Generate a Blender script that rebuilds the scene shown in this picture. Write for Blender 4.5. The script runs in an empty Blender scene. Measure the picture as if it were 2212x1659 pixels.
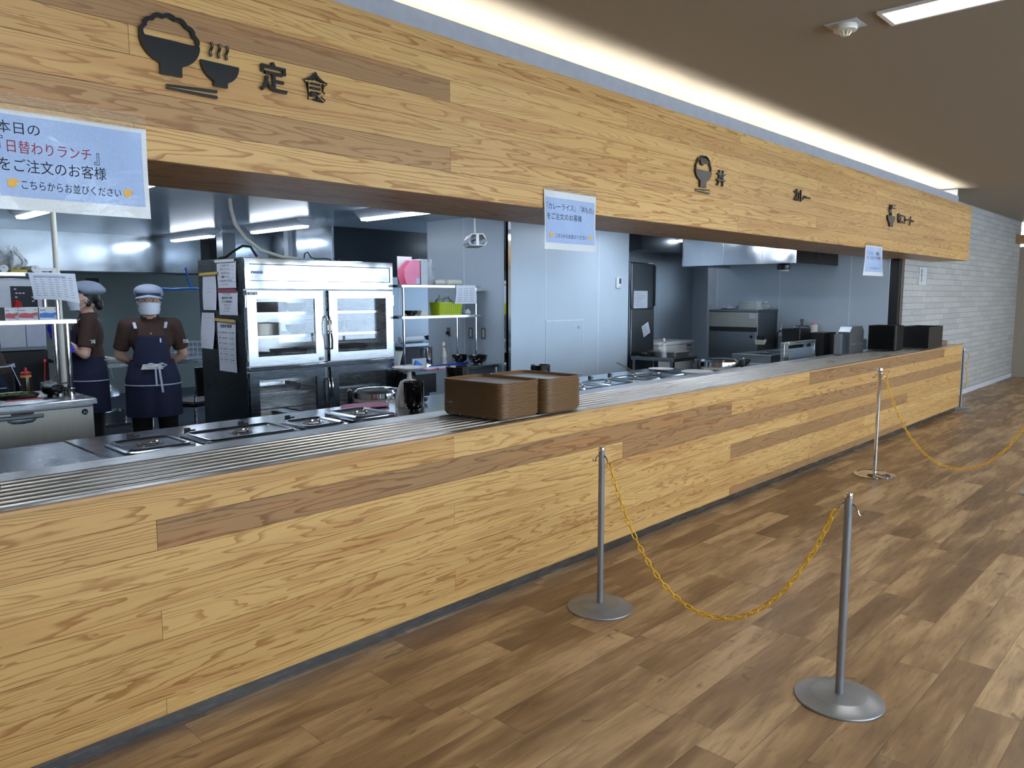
import bpy, math, random
from mathutils import Vector, Matrix
random.seed(11)
sc = bpy.context.scene
COL = sc.collection
PI = math.pi

# ------------------------------------------------------------------ camera, sky, exposure
yaw, pitch, roll = math.radians(43.7104), math.radians(-6.5829), math.radians(-0.1163)
fw = Vector((math.cos(yaw)*math.cos(pitch), math.sin(yaw)*math.cos(pitch), math.sin(pitch)))
rt = Vector((math.sin(yaw), -math.cos(yaw), 0)); up = rt.cross(fw)
r2 = rt*math.cos(roll)+up*math.sin(roll); u2 = up*math.cos(roll)-rt*math.sin(roll)
cam = bpy.data.cameras.new('camera'); cam.sensor_width = 36; cam.lens = 1642.36/2212*36
cam.clip_start = 0.05; cam.clip_end = 100
co = bpy.data.objects.new('camera', cam); COL.objects.link(co)
co.matrix_world = Matrix(((r2.x, u2.x, -fw.x, 0), (r2.y, u2.y, -fw.y, -2.5641), (r2.z, u2.z, -fw.z, 1.49), (0, 0, 0, 1)))
sc.camera = co
sc.view_settings.view_transform = 'Standard'
try: sc.view_settings.look = 'None'
except Exception: pass
sc.view_settings.exposure = 0.0
sc.view_settings.gamma = 1.0
sc.view_settings.use_curve_mapping = False
sc.cycles.use_denoising = True
sc.cycles.max_bounces = 8
sc.cycles.diffuse_bounces = 4
sc.cycles.glossy_bounces = 4
sc.cycles.transparent_max_bounces = 10
sc.cycles.sample_clamp_indirect = 6.0
sc.cycles.caustics_reflective = False
sc.cycles.caustics_refractive = False
w = bpy.data.worlds.new('sky'); sc.world = w; w.use_nodes = True
bg = w.node_tree.nodes['Background']; bg.inputs[0].default_value = (0.66, 0.82, 1.0, 1); bg.inputs[1].default_value = 11.0

def window_light(loc, sx, sz, rotz):      # sampling portal in a window opening: lets the sky in, emits nothing itself
    l = bpy.data.lights.new('window_daylight', 'AREA'); l.shape = 'RECTANGLE'; l.size = sx; l.size_y = sz
    l.cycles.is_portal = True
    o = bpy.data.objects.new('window_daylight', l); COL.objects.link(o); o.location = loc
    o.rotation_euler = (PI/2, 0, rotz)
for x in (0.4, 3.8, 7.2, 10.6, 14.0): window_light((x, -6.93, 1.5), 2.8, 2.2, PI)
TUBE_POWER, COVE_POWER, PANEL_POWER = 29.0, 42.0, 32.0

# ------------------------------------------------------------------ materials
def lin(c):
    return tuple((x/255/12.92 if x/255 <= 0.04045 else ((x/255+0.055)/1.055)**2.4) for x in c)+(1,)
class NT:
    def __init__(s, name):
        s.m = bpy.data.materials.new(name); s.m.use_nodes = True; s.t = s.m.node_tree
        s.b = s.t.nodes['Principled BSDF']; s.out = s.t.nodes['Material Output']
    def n(s, typ, ins=(), out=0, **kw):
        nd = s.t.nodes.new('ShaderNode'+typ)
        for k, v in kw.items(): setattr(nd, k, v)
        for k, v in (ins.items() if isinstance(ins, dict) else enumerate(ins)):
            if v is None: continue
            if isinstance(v, bpy.types.NodeSocket): s.t.links.new(v, nd.inputs[k])
            else: nd.inputs[k].default_value = v
        return nd.outputs[out]
    def math(s, op, a, b=0.0, c=0.0): return s.n('Math', (a, b, c), operation=op)
    def vec(s, x, y, z): return s.n('CombineXYZ', (x, y, z))
    def noise(s, v, scale, detail=2.0, rough=0.5, dist=0.0, out=0):
        return s.n('TexNoise', {'Vector': v, 'Scale': scale, 'Detail': detail, 'Roughness': rough, 'Distortion': dist}, out)
    def ramp(s, f, stops):
        nd = s.t.nodes.new('ShaderNodeValToRGB'); s.t.links.new(f, nd.inputs[0])
        e = nd.color_ramp.elements
        while len(e) < len(stops): e.new(0.5)
        for el, (p, c) in zip(e, stops): el.position = p; el.color = c if len(c) == 4 else lin(c)
        return nd.outputs[0]
    def mix(s, f, a, b, blend='MIX'):
        nd = s.t.nodes.new('ShaderNodeMix'); nd.data_type = 'RGBA'; nd.blend_type = blend
        for i, v in ((0, f), (6, a), (7, b)):
            if isinstance(v, bpy.types.NodeSocket): s.t.links.new(v, nd.inputs[i])
            else: nd.inputs[i].default_value = v
        return nd.outputs[2]
    def range(s, v, a, b, c=0.0, d=1.0):
        return s.n('MapRange', (v, a, b, c, d))
    def sep(s, v): 
        nd = s.t.nodes.new('ShaderNodeSeparateXYZ'); s.t.links.new(v, nd.inputs[0]); return nd.outputs
    def set(s, **kw):
        for k, v in kw.items():
            k = k.replace('_', ' ')
            if isinstance(v, bpy.types.NodeSocket): s.t.links.new(v, s.b.inputs[k])
            else: s.b.inputs[k].default_value = v
    def obj(s): return s.t.nodes.new('ShaderNodeTexCoord').outputs['Object']
    def bump(s, h, strength=0.2, dist=0.01):
        s.t.links.new(s.n('Bump', {'Strength': strength, 'Distance': dist, 'Height': h}), s.b.inputs['Normal'])

def plain(name, rgb, rough=0.5, metal=0.0, var=0.06, scale=14.0, bump=0.0, coat=0.0, spec=0.5):
    k = NT(name); p = k.obj(); n = k.noise(p, scale, 3.0)
    c = lin(rgb)
    f = k.range(n, 0.3, 0.7, 1-var, 1+var)
    k.set(Base_Color=k.mix(1.0, c, k.vec(f, f, f), 'MULTIPLY'), Roughness=rough, Metallic=metal)
    k.b.inputs['Coat Weight'].default_value = coat
    k.b.inputs['Specular IOR Level'].default_value = spec
    if bump: k.bump(k.noise(p, scale*6, 2.0), bump, 0.004)
    return k.m
def steel(name, rgb, rough, stretch=(1, 1, 40), wav=0.0, var=0.08, wscale=1.6):
    k = NT(name); p = k.obj(); s_ = k.sep(p)
    v = k.vec(k.math('MULTIPLY', s_[0], stretch[0]), k.math('MULTIPLY', s_[1], stretch[1]), k.math('MULTIPLY', s_[2], stretch[2]))
    n = k.noise(v, 6.0, 3.0)
    f = k.range(n, 0.3, 0.7, 1-var, 1+var)
    k.set(Base_Color=k.mix(1.0, lin(rgb), k.vec(f, f, f), 'MULTIPLY'), Metallic=1.0,
          Roughness=k.range(n, 0.3, 0.7, rough*0.85, rough*1.2))
    if wav: k.bump(k.noise(p, wscale, 1.0), wav, 0.05)
    return k.m
def emit(name, rgb, power):
    k = NT(name); k.set(Base_Color=lin(rgb), Emission_Color=lin(rgb), Emission_Strength=power); return k.m

def wood_panel(name, tint=(1, 1, 1)):
    # boards carry uv = (metres along the board + own offset, -0.5..0.5 across) and a random number per board
    k = NT(name)
    uv = k.t.nodes.new('ShaderNodeUVMap').outputs[0]; s_ = k.sep(uv); u, v = s_[0], s_[1]
    at = k.t.nodes.new('ShaderNodeAttribute'); at.attribute_name = 'board'; at.attribute_type = 'GEOMETRY'
    pid = at.outputs['Fac']
    pz = k.math('MULTIPLY', pid, 61.0)
    h1 = k.n('TexWhiteNoise', {'W': pid}, 0, noise_dimensions='1D')
    h2 = k.n('TexWhiteNoise', {'W': k.math('ADD', pid, 3.7)}, 0, noise_dimensions='1D')
    h3 = k.n('TexWhiteNoise', {'W': k.math('ADD', pid, 9.1)}, 0, noise_dimensions='1D')
    base = k.noise(k.vec(k.math('MULTIPLY', u, 0.9), k.math('MULTIPLY', v, 1.5), pz), 1.0, 1.5, 0.5, 0.35)
    wob = k.noise(k.vec(k.math('MULTIPLY', u, 7.0), k.math('MULTIPLY', v, 3.0), pz), 1.0, 2.0, 0.6, 0.3)
    par = k.math('MULTIPLY', k.math('POWER', k.math('ABSOLUTE', k.math('ADD', v, k.range(h3, 0, 1, -0.45, 0.45))), 1.7), k.range(h1, 0, 1, 0.25, 1.0))
    fld = k.math('ADD', k.math('ADD', base, k.math('MULTIPLY', par, 0.62)), k.math('MULTIPLY', wob, 0.10))
    ring = k.math('FRACT', k.math('MULTIPLY', fld, k.range(h2, 0, 1, 9.0, 15.0)))
    line = k.math('MULTIPLY', k.n('MapRange', (ring, 0.55, 0.93, 0.0, 1.0), interpolation_type='SMOOTHSTEP'),
                  k.n('MapRange', (ring, 0.95, 1.0, 1.0, 0.0)))
    fine = k.noise(k.vec(k.math('MULTIPLY', u, 3.0), k.math('MULTIPLY', v, 60.0), pz), 1.0, 3.0, 0.7)
    patch = k.noise(k.vec(k.math('MULTIPLY', u, 0.8), k.math('MULTIPLY', v, 1.3), k.math('ADD', pz, 7.0)), 1.3, 2.0)
    ta = k.t.nodes.new('ShaderNodeAttribute'); ta.attribute_name = 'tone'; ta.attribute_type = 'GEOMETRY'
    tone = k.ramp(ta.outputs['Fac'], [(0.0, (150, 117, 78)), (0.14, (158, 122, 80)), (0.2, (188, 149, 92)), (0.6, (198, 159, 98)), (1.0, (206, 168, 106))])
    heart = k.mix(k.range(patch, 0.5, 0.68, 0.0, 0.55), tone, lin((172, 122, 70)))
    c = k.mix(k.math('MULTIPLY', line, k.range(h3, 0, 1, 0.55, 0.9)), heart, k.mix(1.0, heart, lin((196, 170, 140)), 'MULTIPLY'))
    f = k.range(fine, 0.25, 0.75, 0.93, 1.05)
    c = k.mix(1.0, c, k.vec(k.math('MULTIPLY', f, tint[0]), k.math('MULTIPLY', f, tint[1]), k.math('MULTIPLY', f, tint[2])), 'MULTIPLY')
    k.set(Base_Color=c, Roughness=k.range(fine, 0.3, 0.7, 0.38, 0.5))
    k.b.inputs['Specular IOR Level'].default_value = 0.42
    k.bump(k.math('ADD', fine, line), 0.05, 0.002)
    return k.m

def floor_mat():
    k = NT('vinyl_plank'); p = k.obj(); s_ = k.sep(p); x, y = s_[0], s_[1]
    PW, PL = 0.1515, 0.914
    row = k.math('FLOOR', k.math('DIVIDE', k.math('ADD', y, 0.449), PW))
    ro = k.n('TexWhiteNoise', {'W': row}, 0, noise_dimensions='1D')
    xs = k.math('ADD', x, k.math('MULTIPLY', ro, PL))
    colm = k.math('FLOOR', k.math('DIVIDE', xs, PL))
    pid = k.n('TexWhiteNoise', {'Vector': k.vec(row, colm, 0.5)}, 0, noise_dimensions='3D')
    pid2 = k.n('TexWhiteNoise', {'Vector': k.vec(row, colm, 5.5)}, 0, noise_dimensions='3D')
    fy = k.math('FRACT', k.math('DIVIDE', k.math('ADD', y, 0.449), PW)); fx = k.math('FRACT', k.math('DIVIDE', xs, PL))
    pz = k.math('MULTIPLY', pid, 83.0)
    big = k.noise(k.vec(k.math('MULTIPLY', x, 1.6), k.math('MULTIPLY', y, 9.0), pz), 1.0, 3.0, 0.55, 0.4)
    mid = k.noise(k.vec(k.math('MULTIPLY', x, 5.0), k.math('MULTIPLY', y, 40.0), pz), 1.0, 4.0, 0.65, 0.6)
    fine = k.noise(k.vec(k.math('MULTIPLY', x, 14.0), k.math('MULTIPLY', y, 190.0), pz), 1.0, 2.0, 0.6)
    saw = k.noise(k.vec(k.math('MULTIPLY', x, 120.0), k.math('MULTIPLY', y, 6.0), pz), 1.0, 2.0, 0.6)
    knot = k.noise(k.vec(k.math('MULTIPLY', x, 6.0), k.math('MULTIPLY', y, 14.0), k.math('ADD', pz, 4.0)), 1.0, 2.0, 0.5, 1.2)
    base = k.ramp(pid2, [(0.0, (122, 96, 66)), (0.35, (146, 116, 80)), (0.7, (163, 133, 95)), (1.0, (182, 153, 113))])
    c = k.mix(k.range(big, 0.42, 0.68, 0.0, 0.75), base, lin((98, 72, 46)))
    c = k.mix(k.range(big, 0.5, 0.3, 0.0, 0.6), c, lin((190, 162, 122)))
    c = k.mix(k.range(mid, 0.52, 0.72, 0.0, 0.5), c, lin((92, 68, 44)))
    c = k.mix(k.range(knot, 0.66, 0.74, 0.0, 0.6), c, lin((72, 52, 34)))
    c = k.mix(k.math('MULTIPLY', k.range(saw, 0.6, 0.75, 0.0, 0.35), k.range(pid, 0.45, 0.6)), c, lin((104, 82, 58)))
    f = k.range(fine, 0.25, 0.75, 0.9, 1.08); c = k.mix(1.0, c, k.vec(f, f, f), 'MULTIPLY')
    ey = k.math('MULTIPLY', k.math('MINIMUM', fy, k.math('SUBTRACT', 1.0, fy)), PW)
    ex = k.math('MULTIPLY', k.math('MINIMUM', fx, k.math('SUBTRACT', 1.0, fx)), PL)
    e = k.n('MapRange', (k.math('MINIMUM', ex, ey), 0.0004, 0.0022, 0.0, 1.0))
    c = k.mix(k.range(e, 0, 1, 0.55, 0.0), c, lin((70, 52, 36)))
    k.set(Base_Color=c, Roughness=k.range(mid, 0.3, 0.7, 0.36, 0.5))
    k.b.inputs['Specular IOR Level'].default_value = 0.5
    k.bump(k.math('ADD', k.math('MULTIPLY', e, 0.8), k.math('MULTIPLY', fine, 0.25)), 0.22, 0.0015)
    return k.m

def brick_mat():
    k = NT('grey_brick'); p = k.obj(); s_ = k.sep(p)
    nd = k.t.nodes.new('ShaderNodeTexBrick'); nd.offset = 0.37; nd.offset_frequency = 2; nd.squash = 1.0
    k.t.links.new(k.vec(s_[0], s_[2], 0.0), nd.inputs['Vector'])
    nd.inputs['Color1'].default_value = lin((176, 176, 172)); nd.inputs['Color2'].default_value = lin((160, 160, 158)); nd.inputs['Mortar'].default_value = lin((118, 118, 116))
    nd.inputs['Scale'].default_value = 1.0; nd.inputs['Brick Width'].default_value = 0.42; nd.inputs['Row Height'].default_value = 0.0775
    nd.inputs['Mortar Size'].default_value = 0.0028; nd.inputs['Mortar Smooth'].default_value = 0.2; nd.inputs['Bias'].default_value = -0.2
    n = k.noise(p, 22.0, 4.0)
    f = k.range(n, 0.3, 0.7, 0.92, 1.06)
    k.set(Base_Color=k.mix(1.0, nd.outputs[0], k.vec(f, f, f), 'MULTIPLY'), Roughness=0.75)
    k.bump(k.math('ADD', k.math('MULTIPLY', nd.outputs[1], -1.0), k.math('MULTIPLY', n, 0.3)), 0.5, 0.006)
    return k.m
def wall_panel(name, rgb, rough):
    return plain(name, rgb, rough, 0, 0.025, 3.0)
def clear(name, rgb=(255, 255, 255), alpha=0.12, rough=0.06, crinkle=0.0, scale=40.0):
    # thin clear sheet: see-through with a surface gloss
    k = NT(name); tr = k.t.nodes.new('ShaderNodeBsdfTransparent'); tr.inputs[0].default_value = (1, 1, 1, 1)
    gl = k.t.nodes.new('ShaderNodeBsdfGlossy'); gl.inputs[0].default_value = lin(rgb); gl.inputs['Roughness'].default_value = rough
    df = k.t.nodes.new('ShaderNodeBsdfDiffuse'); df.inputs[0].default_value = lin(rgb)
    fr = k.n('Fresnel', {'IOR': 1.45})
    m1 = k.t.nodes.new('ShaderNodeMixShader'); m1.inputs[0].default_value = alpha
    k.t.links.new(tr.outputs[0], m1.inputs[1]); k.t.links.new(df.outputs[0], m1.inputs[2])
    m2 = k.t.nodes.new('ShaderNodeMixShader'); k.t.links.new(fr, m2.inputs[0])
    k.t.links.new(m1.outputs[0], m2.inputs[1]); k.t.links.new(gl.outputs[0], m2.inputs[2])
    if crinkle:
        b = k.n('Bump', {'Strength': crinkle, 'Distance': 0.01, 'Height': k.noise(k.obj(), scale, 3.0)})
        k.t.links.new(b, gl.inputs['Normal']); k.t.links.new(b, k.t.nodes[fr.node.name].inputs['Normal'])
    k.t.links.new(m2.outputs[0], k.out.inputs[0]); return k.m
def printed(name, rgb, crinkle=0.25):
    # laminated print: wavy glossy film over paper
    k = NT(name); p = k.obj(); n = k.noise(p, 26.0, 3.0, 0.6, 0.4); g = k.noise(p, 160.0, 2.0)
    f = k.range(g, 0.3, 0.7, 0.95, 1.05)
    k.set(Base_Color=k.mix(1.0, lin(rgb), k.vec(f, f, f), 'MULTIPLY'), Roughness=0.5)
    k.b.inputs['Coat Weight'].default_value = 0.7; k.b.inputs['Coat Roughness'].default_value = 0.08
    b = k.n('Bump', {'Strength': crinkle, 'Distance': 0.012, 'Height': n}); k.t.links.new(b, k.b.inputs['Coat Normal'])
    return k.m

M = {}
M['board'] = wood_panel('pale_board')
M['floor'] = floor_mat()
M['brick'] = brick_mat()
M['woodtrim'] = plain('wood_trim', (186, 148, 96), 0.45, 0, 0.1, 9)
M['ceiling'] = plain('ceiling_paint', (150, 140, 124), 0.9, 0, 0.03, 60, 0.25)
M['beige'] = plain('beige_wall', (168, 158, 146), 0.85, 0, 0.03, 30)
M['kfloor'] = plain('kitchen_floor', (46, 56, 72), 0.5, 0, 0.15, 5)
M['kceil'] = plain('kitchen_ceiling', (176, 192, 206), 0.22, 0.0, 0.02, 2.0)
M['kwall'] = wall_panel('kitchen_panel', (196, 210, 222), 0.3)
M['joint'] = plain('panel_joint', (226, 236, 244), 0.4)
M['greywall'] = plain('grey_wall', (112, 122, 120), 0.35, 0, 0.05, 2)
M['steel'] = steel('brushed_steel', (196, 200, 203), 0.26)
M['steeltop'] = steel('steel_top', (200, 206, 212), 0.16, (1, 1, 1), 0, 0.06)
M['steelrail'] = steel('steel_slide', (205, 205, 203), 0.3, (0.4, 30, 1), 0, 0.04)
M['steeldark'] = steel('dark_steel', (120, 126, 130), 0.32)
M['steelwarm'] = steel('warm_steel', (172, 168, 158), 0.4, (40, 1, 1))
M['mirror'] = steel('polished_steel', (205, 210, 215), 0.09, (1, 1, 1), 0.22, 0.03, 2.2)
M['hoodsteel'] = steel('hood_steel', (170, 180, 188), 0.16, (1, 1, 1), 0.1, 0.03, 1.4)
M['chrome'] = steel('chrome', (220, 222, 225), 0.07, (1, 1, 1), 0, 0.02)
M['greypaint'] = plain('grey_metal_paint', (134, 136, 140), 0.38, 0.55, 0.04, 30)
M['blackacryl'] = plain('black_acrylic', (20, 20, 21), 0.3, 0, 0.1)
M['black'] = plain('black_plastic', (17, 17, 19), 0.35, 0, 0.2)
M['blacklac'] = plain('black_lacquer', (20, 17, 17), 0.16, 0, 0.2, 14, 0, 0.3)
M['darkbrown'] = plain('dark_brown', (40, 30, 24), 0.5)
M['rubber'] = plain('rubber', (28, 28, 30), 0.7)
M['toe'] = steel('toe_steel', (128, 132, 136), 0.25, (1, 1, 30))
M['yellow'] = plain('yellow_plastic', (226, 176, 24), 0.4, 0, 0.06)
M['tray'] = plain('brown_tray', (122, 92, 60), 0.33, 0, 0.06, 20, 0, 0.25)
M['trayin'] = plain('tray_face', (152, 140, 120), 0.28, 0, 0.04, 40, 0, 0.2)
M['white'] = plain('white_plastic', (232, 234, 234), 0.4, 0, 0.03)
M['offwhite'] = plain('off_white', (216, 214, 200), 0.5, 0, 0.04)
M['paper'] = plain('paper', (226, 230, 240), 0.7, 0, 0.02)
M['papergrey'] = plain('grey_paper', (190, 196, 204), 0.6, 0, 0.04)
M['ink'] = plain('ink', (28, 30, 40), 0.6)
M['inkgrey'] = plain('grey_ink', (120, 128, 142), 0.6)
M['inkred'] = plain('red_ink', (186, 66, 78), 0.6)
M['orange'] = plain('orange_print', (222, 170, 66), 0.6)
M['blueprint'] = printed('blue_print', (150, 176, 216))
M['whiteprint'] = printed('white_print', (206, 212, 216), 0.2)
M['film'] = clear('laminate_film', (214, 190, 164), 0.16, 0.12, 0.5, 60)
M['bag'] = clear('clear_bag', (225, 232, 236), 0.28, 0.1, 1.0, 50)
M['glass'] = clear('door_glass', (235, 242, 250), 0.02, 0.02)
M['acrylic'] = clear('acrylic', (225, 235, 242), 0.12, 0.04)
M['pink'] = plain('pink_cloth', (226, 160, 196), 0.85, 0, 0.06, 60, 0.2)
M['pinkfile'] = plain('pink_card', (232, 138, 168), 0.6)
M['lime'] = plain('lime_plastic', (188, 206, 32), 0.4)
M['blue'] = plain('blue_plastic', (40, 120, 214), 0.45)
M['deepblue'] = plain('deep_blue', (24, 56, 168), 0.5)
M['glove'] = plain('blue_glove', (44, 52, 214), 0.45, 0, 0.1)
M['red'] = plain('red_plastic', (200, 34, 40), 0.4)
M['redprint'] = plain('red_carton', (208, 84, 92), 0.5)
M['amber'] = plain('amber_sauce', (206, 146, 32), 0.25, 0, 0.05)
M['darksauce'] = plain('dark_sauce', (52, 38, 30), 0.2)
M['skin'] = plain('skin', (208, 166, 144), 0.55, 0, 0.05, 20)
M['hair'] = plain('hair', (24, 20, 20), 0.5, 0, 0.2, 40)
M['shirt'] = plain('brown_shirt', (64, 44, 36), 0.85, 0, 0.12, 24, 0.2)
M['apron'] = plain('navy_apron', (24, 30, 58), 0.85, 0, 0.1, 24, 0.2)
M['trousers'] = plain('black_trousers', (18, 18, 22), 0.85)
M['cap'] = plain('grey_blue_cap', (150, 162, 182), 0.85, 0, 0.06, 50, 0.2)
M['capband'] = plain('cap_band', (52, 62, 82), 0.8)
M['mask'] = plain('white_mask', (222, 230, 242), 0.8, 0, 0.03, 60, 0.1)
M['ribbon'] = plain('pale_ribbon', (186, 192, 210), 0.8)
M['green'] = plain('green_food', (118, 136, 66), 0.7, 0, 0.3, 60)
M['tube'] = emit('lit_tube', (226, 238, 255), TUBE_POWER)
M['cove'] = emit('lit_cove', (255, 250, 240), COVE_POWER)
M['lightpanel'] = emit('lit_panel', (255, 252, 246), PANEL_POWER)
M['lightsoff'] = plain('lamp_white', (214, 222, 230), 0.4)

# ------------------------------------------------------------------ mesh builder
class MB:
    def __init__(s): s.v = []; s.f = []; s.mi = []; s.uv = {}; s.att = {}
    def add(s, vs, fs, mi=0, X=None):
        o = len(s.v)
        s.v += [tuple(X @ Vector(p)) for p in vs] if X else [tuple(p) for p in vs]
        s.f += [tuple(i+o for i in f) for f in fs]; s.mi += [mi]*len(fs); return s
    def box(s, x0, y0, z0, x1, y1, z1, mi=0, X=None):
        return s.add([(x0, y0, z0), (x1, y0, z0), (x1, y1, z0), (x0, y1, z0), (x0, y0, z1), (x1, y0, z1), (x1, y1, z1), (x0, y1, z1)],
                     [(0, 3, 2, 1), (4, 5, 6, 7), (0, 1, 5, 4), (1, 2, 6, 5), (2, 3, 7, 6), (3, 0, 4, 7)], mi, X)
    def rings(s, rs, mi=0, cap=True, closed=False, X=None):      # list of rings of equal length
        n = len(rs[0]); fs = []
        for i in range(len(rs)-(0 if closed else 1)):
            a, b = i*n, ((i+1) % len(rs))*n
            for j in range(n): fs.append((a+j, a+(j+1) % n, b+(j+1) % n, b+j))
        if cap and not closed:
            fs.append(tuple(reversed(range(n)))); fs.append(tuple(range((len(rs)-1)*n, len(rs)*n)))
        return s.add([p for r in rs for p in r], fs, mi, X)
    def tube(s, pts, r, n=8, mi=0, closed=False, X=None, cap=True):
        P = [Vector(p) for p in pts]; m = len(P); rr = r if isinstance(r, (list, tuple)) else [r]*m
        T = []
        for i in range(m):
            a = P[i-1] if (i > 0 or closed) else P[i]; b = P[(i+1) % m] if (i < m-1 or closed) else P[i]
            T.append((b-a).normalized())
        ref = Vector((0, 0, 1)) if abs(T[0].z) < 0.9 else Vector((1, 0, 0))
        nrm = (ref-T[0]*ref.dot(T[0])).normalized(); rs = []
        for i in range(m):
            nrm = (nrm-T[i]*nrm.dot(T[i])).normalized(); bn = T[i].cross(nrm)
            rs.append([P[i]+(nrm*math.cos(2*PI*j/n)+bn*math.sin(2*PI*j/n))*rr[i] for j in range(n)])
        return s.rings(rs, mi, cap, closed, X)
    def cyl(s, p0, p1, r0, r1=None, n=16, mi=0, X=None): return s.tube([p0, p1], [r0, r0 if r1 is None else r1], n, mi, False, X)
    def lathe(s, prof, n=28, c=(0, 0, 0), mi=0, X=None, cap=True):
        rs = [[(c[0]+max(r, 1e-4)*math.cos(2*PI*j/n), c[1]+max(r, 1e-4)*math.sin(2*PI*j/n), c[2]+z) for j in range(n)] for r, z in prof]
        return s.rings(rs, mi, cap, False, X)
    def loft(s, secs, n=24, mi=0, X=None, cap=True):              # (cx, cy, z, rx, ry)
        return s.rings([[(cx+rx*math.cos(2*PI*j/n), cy+ry*math.sin(2*PI*j/n), z) for j in range(n)] for cx, cy, z, rx, ry in secs], mi, cap, False, X)
    def ball(s, c, rx, ry=None, rz=None, nu=20, nv=12, mi=0, X=None):
        ry = rx if ry is None else ry; rz = rx if rz is None else rz
        return s.loft([(c[0], c[1], c[2]-rz*math.cos(PI*max(0.02, min(0.98, i/nv))), rx*math.sin(PI*max(0.02, min(0.98, i/nv))), ry*math.sin(PI*max(0.02, min(0.98, i/nv)))) for i in range(nv+1)], nu, mi, X)
    def prism(s, poly, o, ax, ay, t, mi=0):                       # polygon in the plane (o; ax, ay), thickness t along ax x ay
        o, ax, ay = Vector(o), Vector(ax), Vector(ay); nn = ax.cross(ay).normalized(); n = len(poly)
        a = [o+ax*p[0]+ay*p[1] for p in poly]; b = [q+nn*t for q in a]
        fs = [tuple(reversed(range(n))), tuple(range(n, 2*n))]+[(i, (i+1) % n, n+(i+1) % n, n+i) for i in range(n)]
        return s.add(a+b, fs, mi)
    def rrect(s, x0, y0, x1, y1, r, n=5):
        out = []
        for cx, cy, a in ((x1-r, y0+r, -PI/2), (x1-r, y1-r, 0), (x0+r, y1-r, PI/2), (x0+r, y0+r, PI)):
            for i in range(n+1): out.append((cx+r*math.cos(a+PI/2*i/n), cy+r*math.sin(a+PI/2*i/n)))
        return out
    def rloft(s, secs, n=5, mi=0, X=None, cap=True):              # (x0, y0, x1, y1, r, z) rounded-rectangle sections
        return s.rings([[(p[0], p[1], q[5]) for p in s.rrect(*q[:5], n)] for q in secs], mi, cap, False, X)
    def sheet(s, fn, nu, nv, t=0.0, mi=0, X=None):                # fn(u, v) -> point; t offsets a second skin along the normal
        P = [[Vector(fn(i/nu, j/nv)) for i in range(nu+1)] for j in range(nv+1)]
        fs = []
        for j in range(nv):
            for i in range(nu): a = j*(nu+1)+i; fs.append((a, a+1, a+nu+2, a+nu+1))
        vs = [p for r in P for p in r]
        if t:
            N = []
            for j in range(nv+1):
                for i in range(nu+1):
                    du = P[j][min(nu, i+1)]-P[j][max(0, i-1)]; dv = P[min(nv, j+1)][i]-P[max(0, j-1)][i]
                    N.append(du.cross(dv).normalized())
            m = len(vs); vs2 = [p-q*t for p, q in zip(vs, N)]
            f2 = [tuple(reversed([i+m for i in f])) for f in fs]
            edge = [j*(nu+1) for j in range(nv)]
            e = [(i, i+1) for i in range(nu)]+[(j*(nu+1)+nu, (j+1)*(nu+1)+nu) for j in range(nv)]+\
                [(nv*(nu+1)+i+1, nv*(nu+1)+i) for i in range(nu)]+[((j+1)*(nu+1), j*(nu+1)) for j in range(nv)]
            fs = fs+f2+[(b, a, a+m, b+m) for a, b in e]; vs = vs+vs2
        return s.add(vs, fs, mi, X)
    def text(s, body, box, o, ax, ay, t=0.0004, mi=0, bold=0.0):  # fit the lettering into box = (u0, v0, u1, v1) on the plane (o; ax, ay)
        vs, fs = glyphs(body, bold); o, ax, ay = Vector(o), Vector(ax), Vector(ay); nn = ax.cross(ay).normalized()
        xs = [p[0] for p in vs]; ys = [p[1] for p in vs]; a, b, c, d = min(xs), max(xs), min(ys), max(ys)
        u0, v0, u1, v1 = box
        kx = (u1-u0)/(b-a); ky = (v1-v0)/(d-c) if v1 is not None else kx
        return s.add([o+ax*(u0+(p[0]-a)*kx)+ay*(v0+(p[1]-c)*ky)+nn*(p[2]*t) for p in vs], fs, mi)
    def mesh(s, name, mats, smooth=35):
        me = bpy.data.meshes.new(name); me.from_pydata(s.v, [], s.f)
        for m in (mats if isinstance(mats, (list, tuple)) else [mats]): me.materials.append(M[m] if isinstance(m, str) else m)
        if max(s.mi) > 0: me.polygons.foreach_set('material_index', s.mi)
        me.update()
        if smooth:
            me.polygons.foreach_set('use_smooth', [True]*len(me.polygons)); me.set_sharp_from_angle(angle=math.radians(smooth))
        return me
    def build(s, name, mats, parent=None, smooth=35, bevel=0, label=None):
        o = bpy.data.objects.new(name, s.mesh(name, mats, smooth)); COL.objects.link(o)
        if parent: o.parent = parent
        if label: o['label'] = label
        if bevel:
            b = o.modifiers.new('bevel', 'BEVEL'); b.width = bevel; b.segments = 2; b.limit_method = 'ANGLE'; b.angle_limit = math.radians(40)
        return o
_gl = {}
def glyphs(body, bold):
    if (body, bold) not in _gl:
        cu = bpy.data.curves.new('lettering', 'FONT'); cu.body = body; cu.size = 1; cu.extrude = 0.5; cu.resolution_u = 3; cu.offset = bold
        ob = bpy.data.objects.new('lettering', cu); COL.objects.link(ob)
        dg = bpy.context.evaluated_depsgraph_get(); dg.update()
        me = bpy.data.meshes.new_from_object(ob.evaluated_get(dg))
        _gl[(body, bold)] = ([tuple(v.co) for v in me.vertices], [tuple(p.vertices) for p in me.polygons])
        bpy.data.objects.remove(ob); bpy.data.curves.remove(cu); bpy.data.meshes.remove(me)
    return _gl[(body, bold)]

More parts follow.
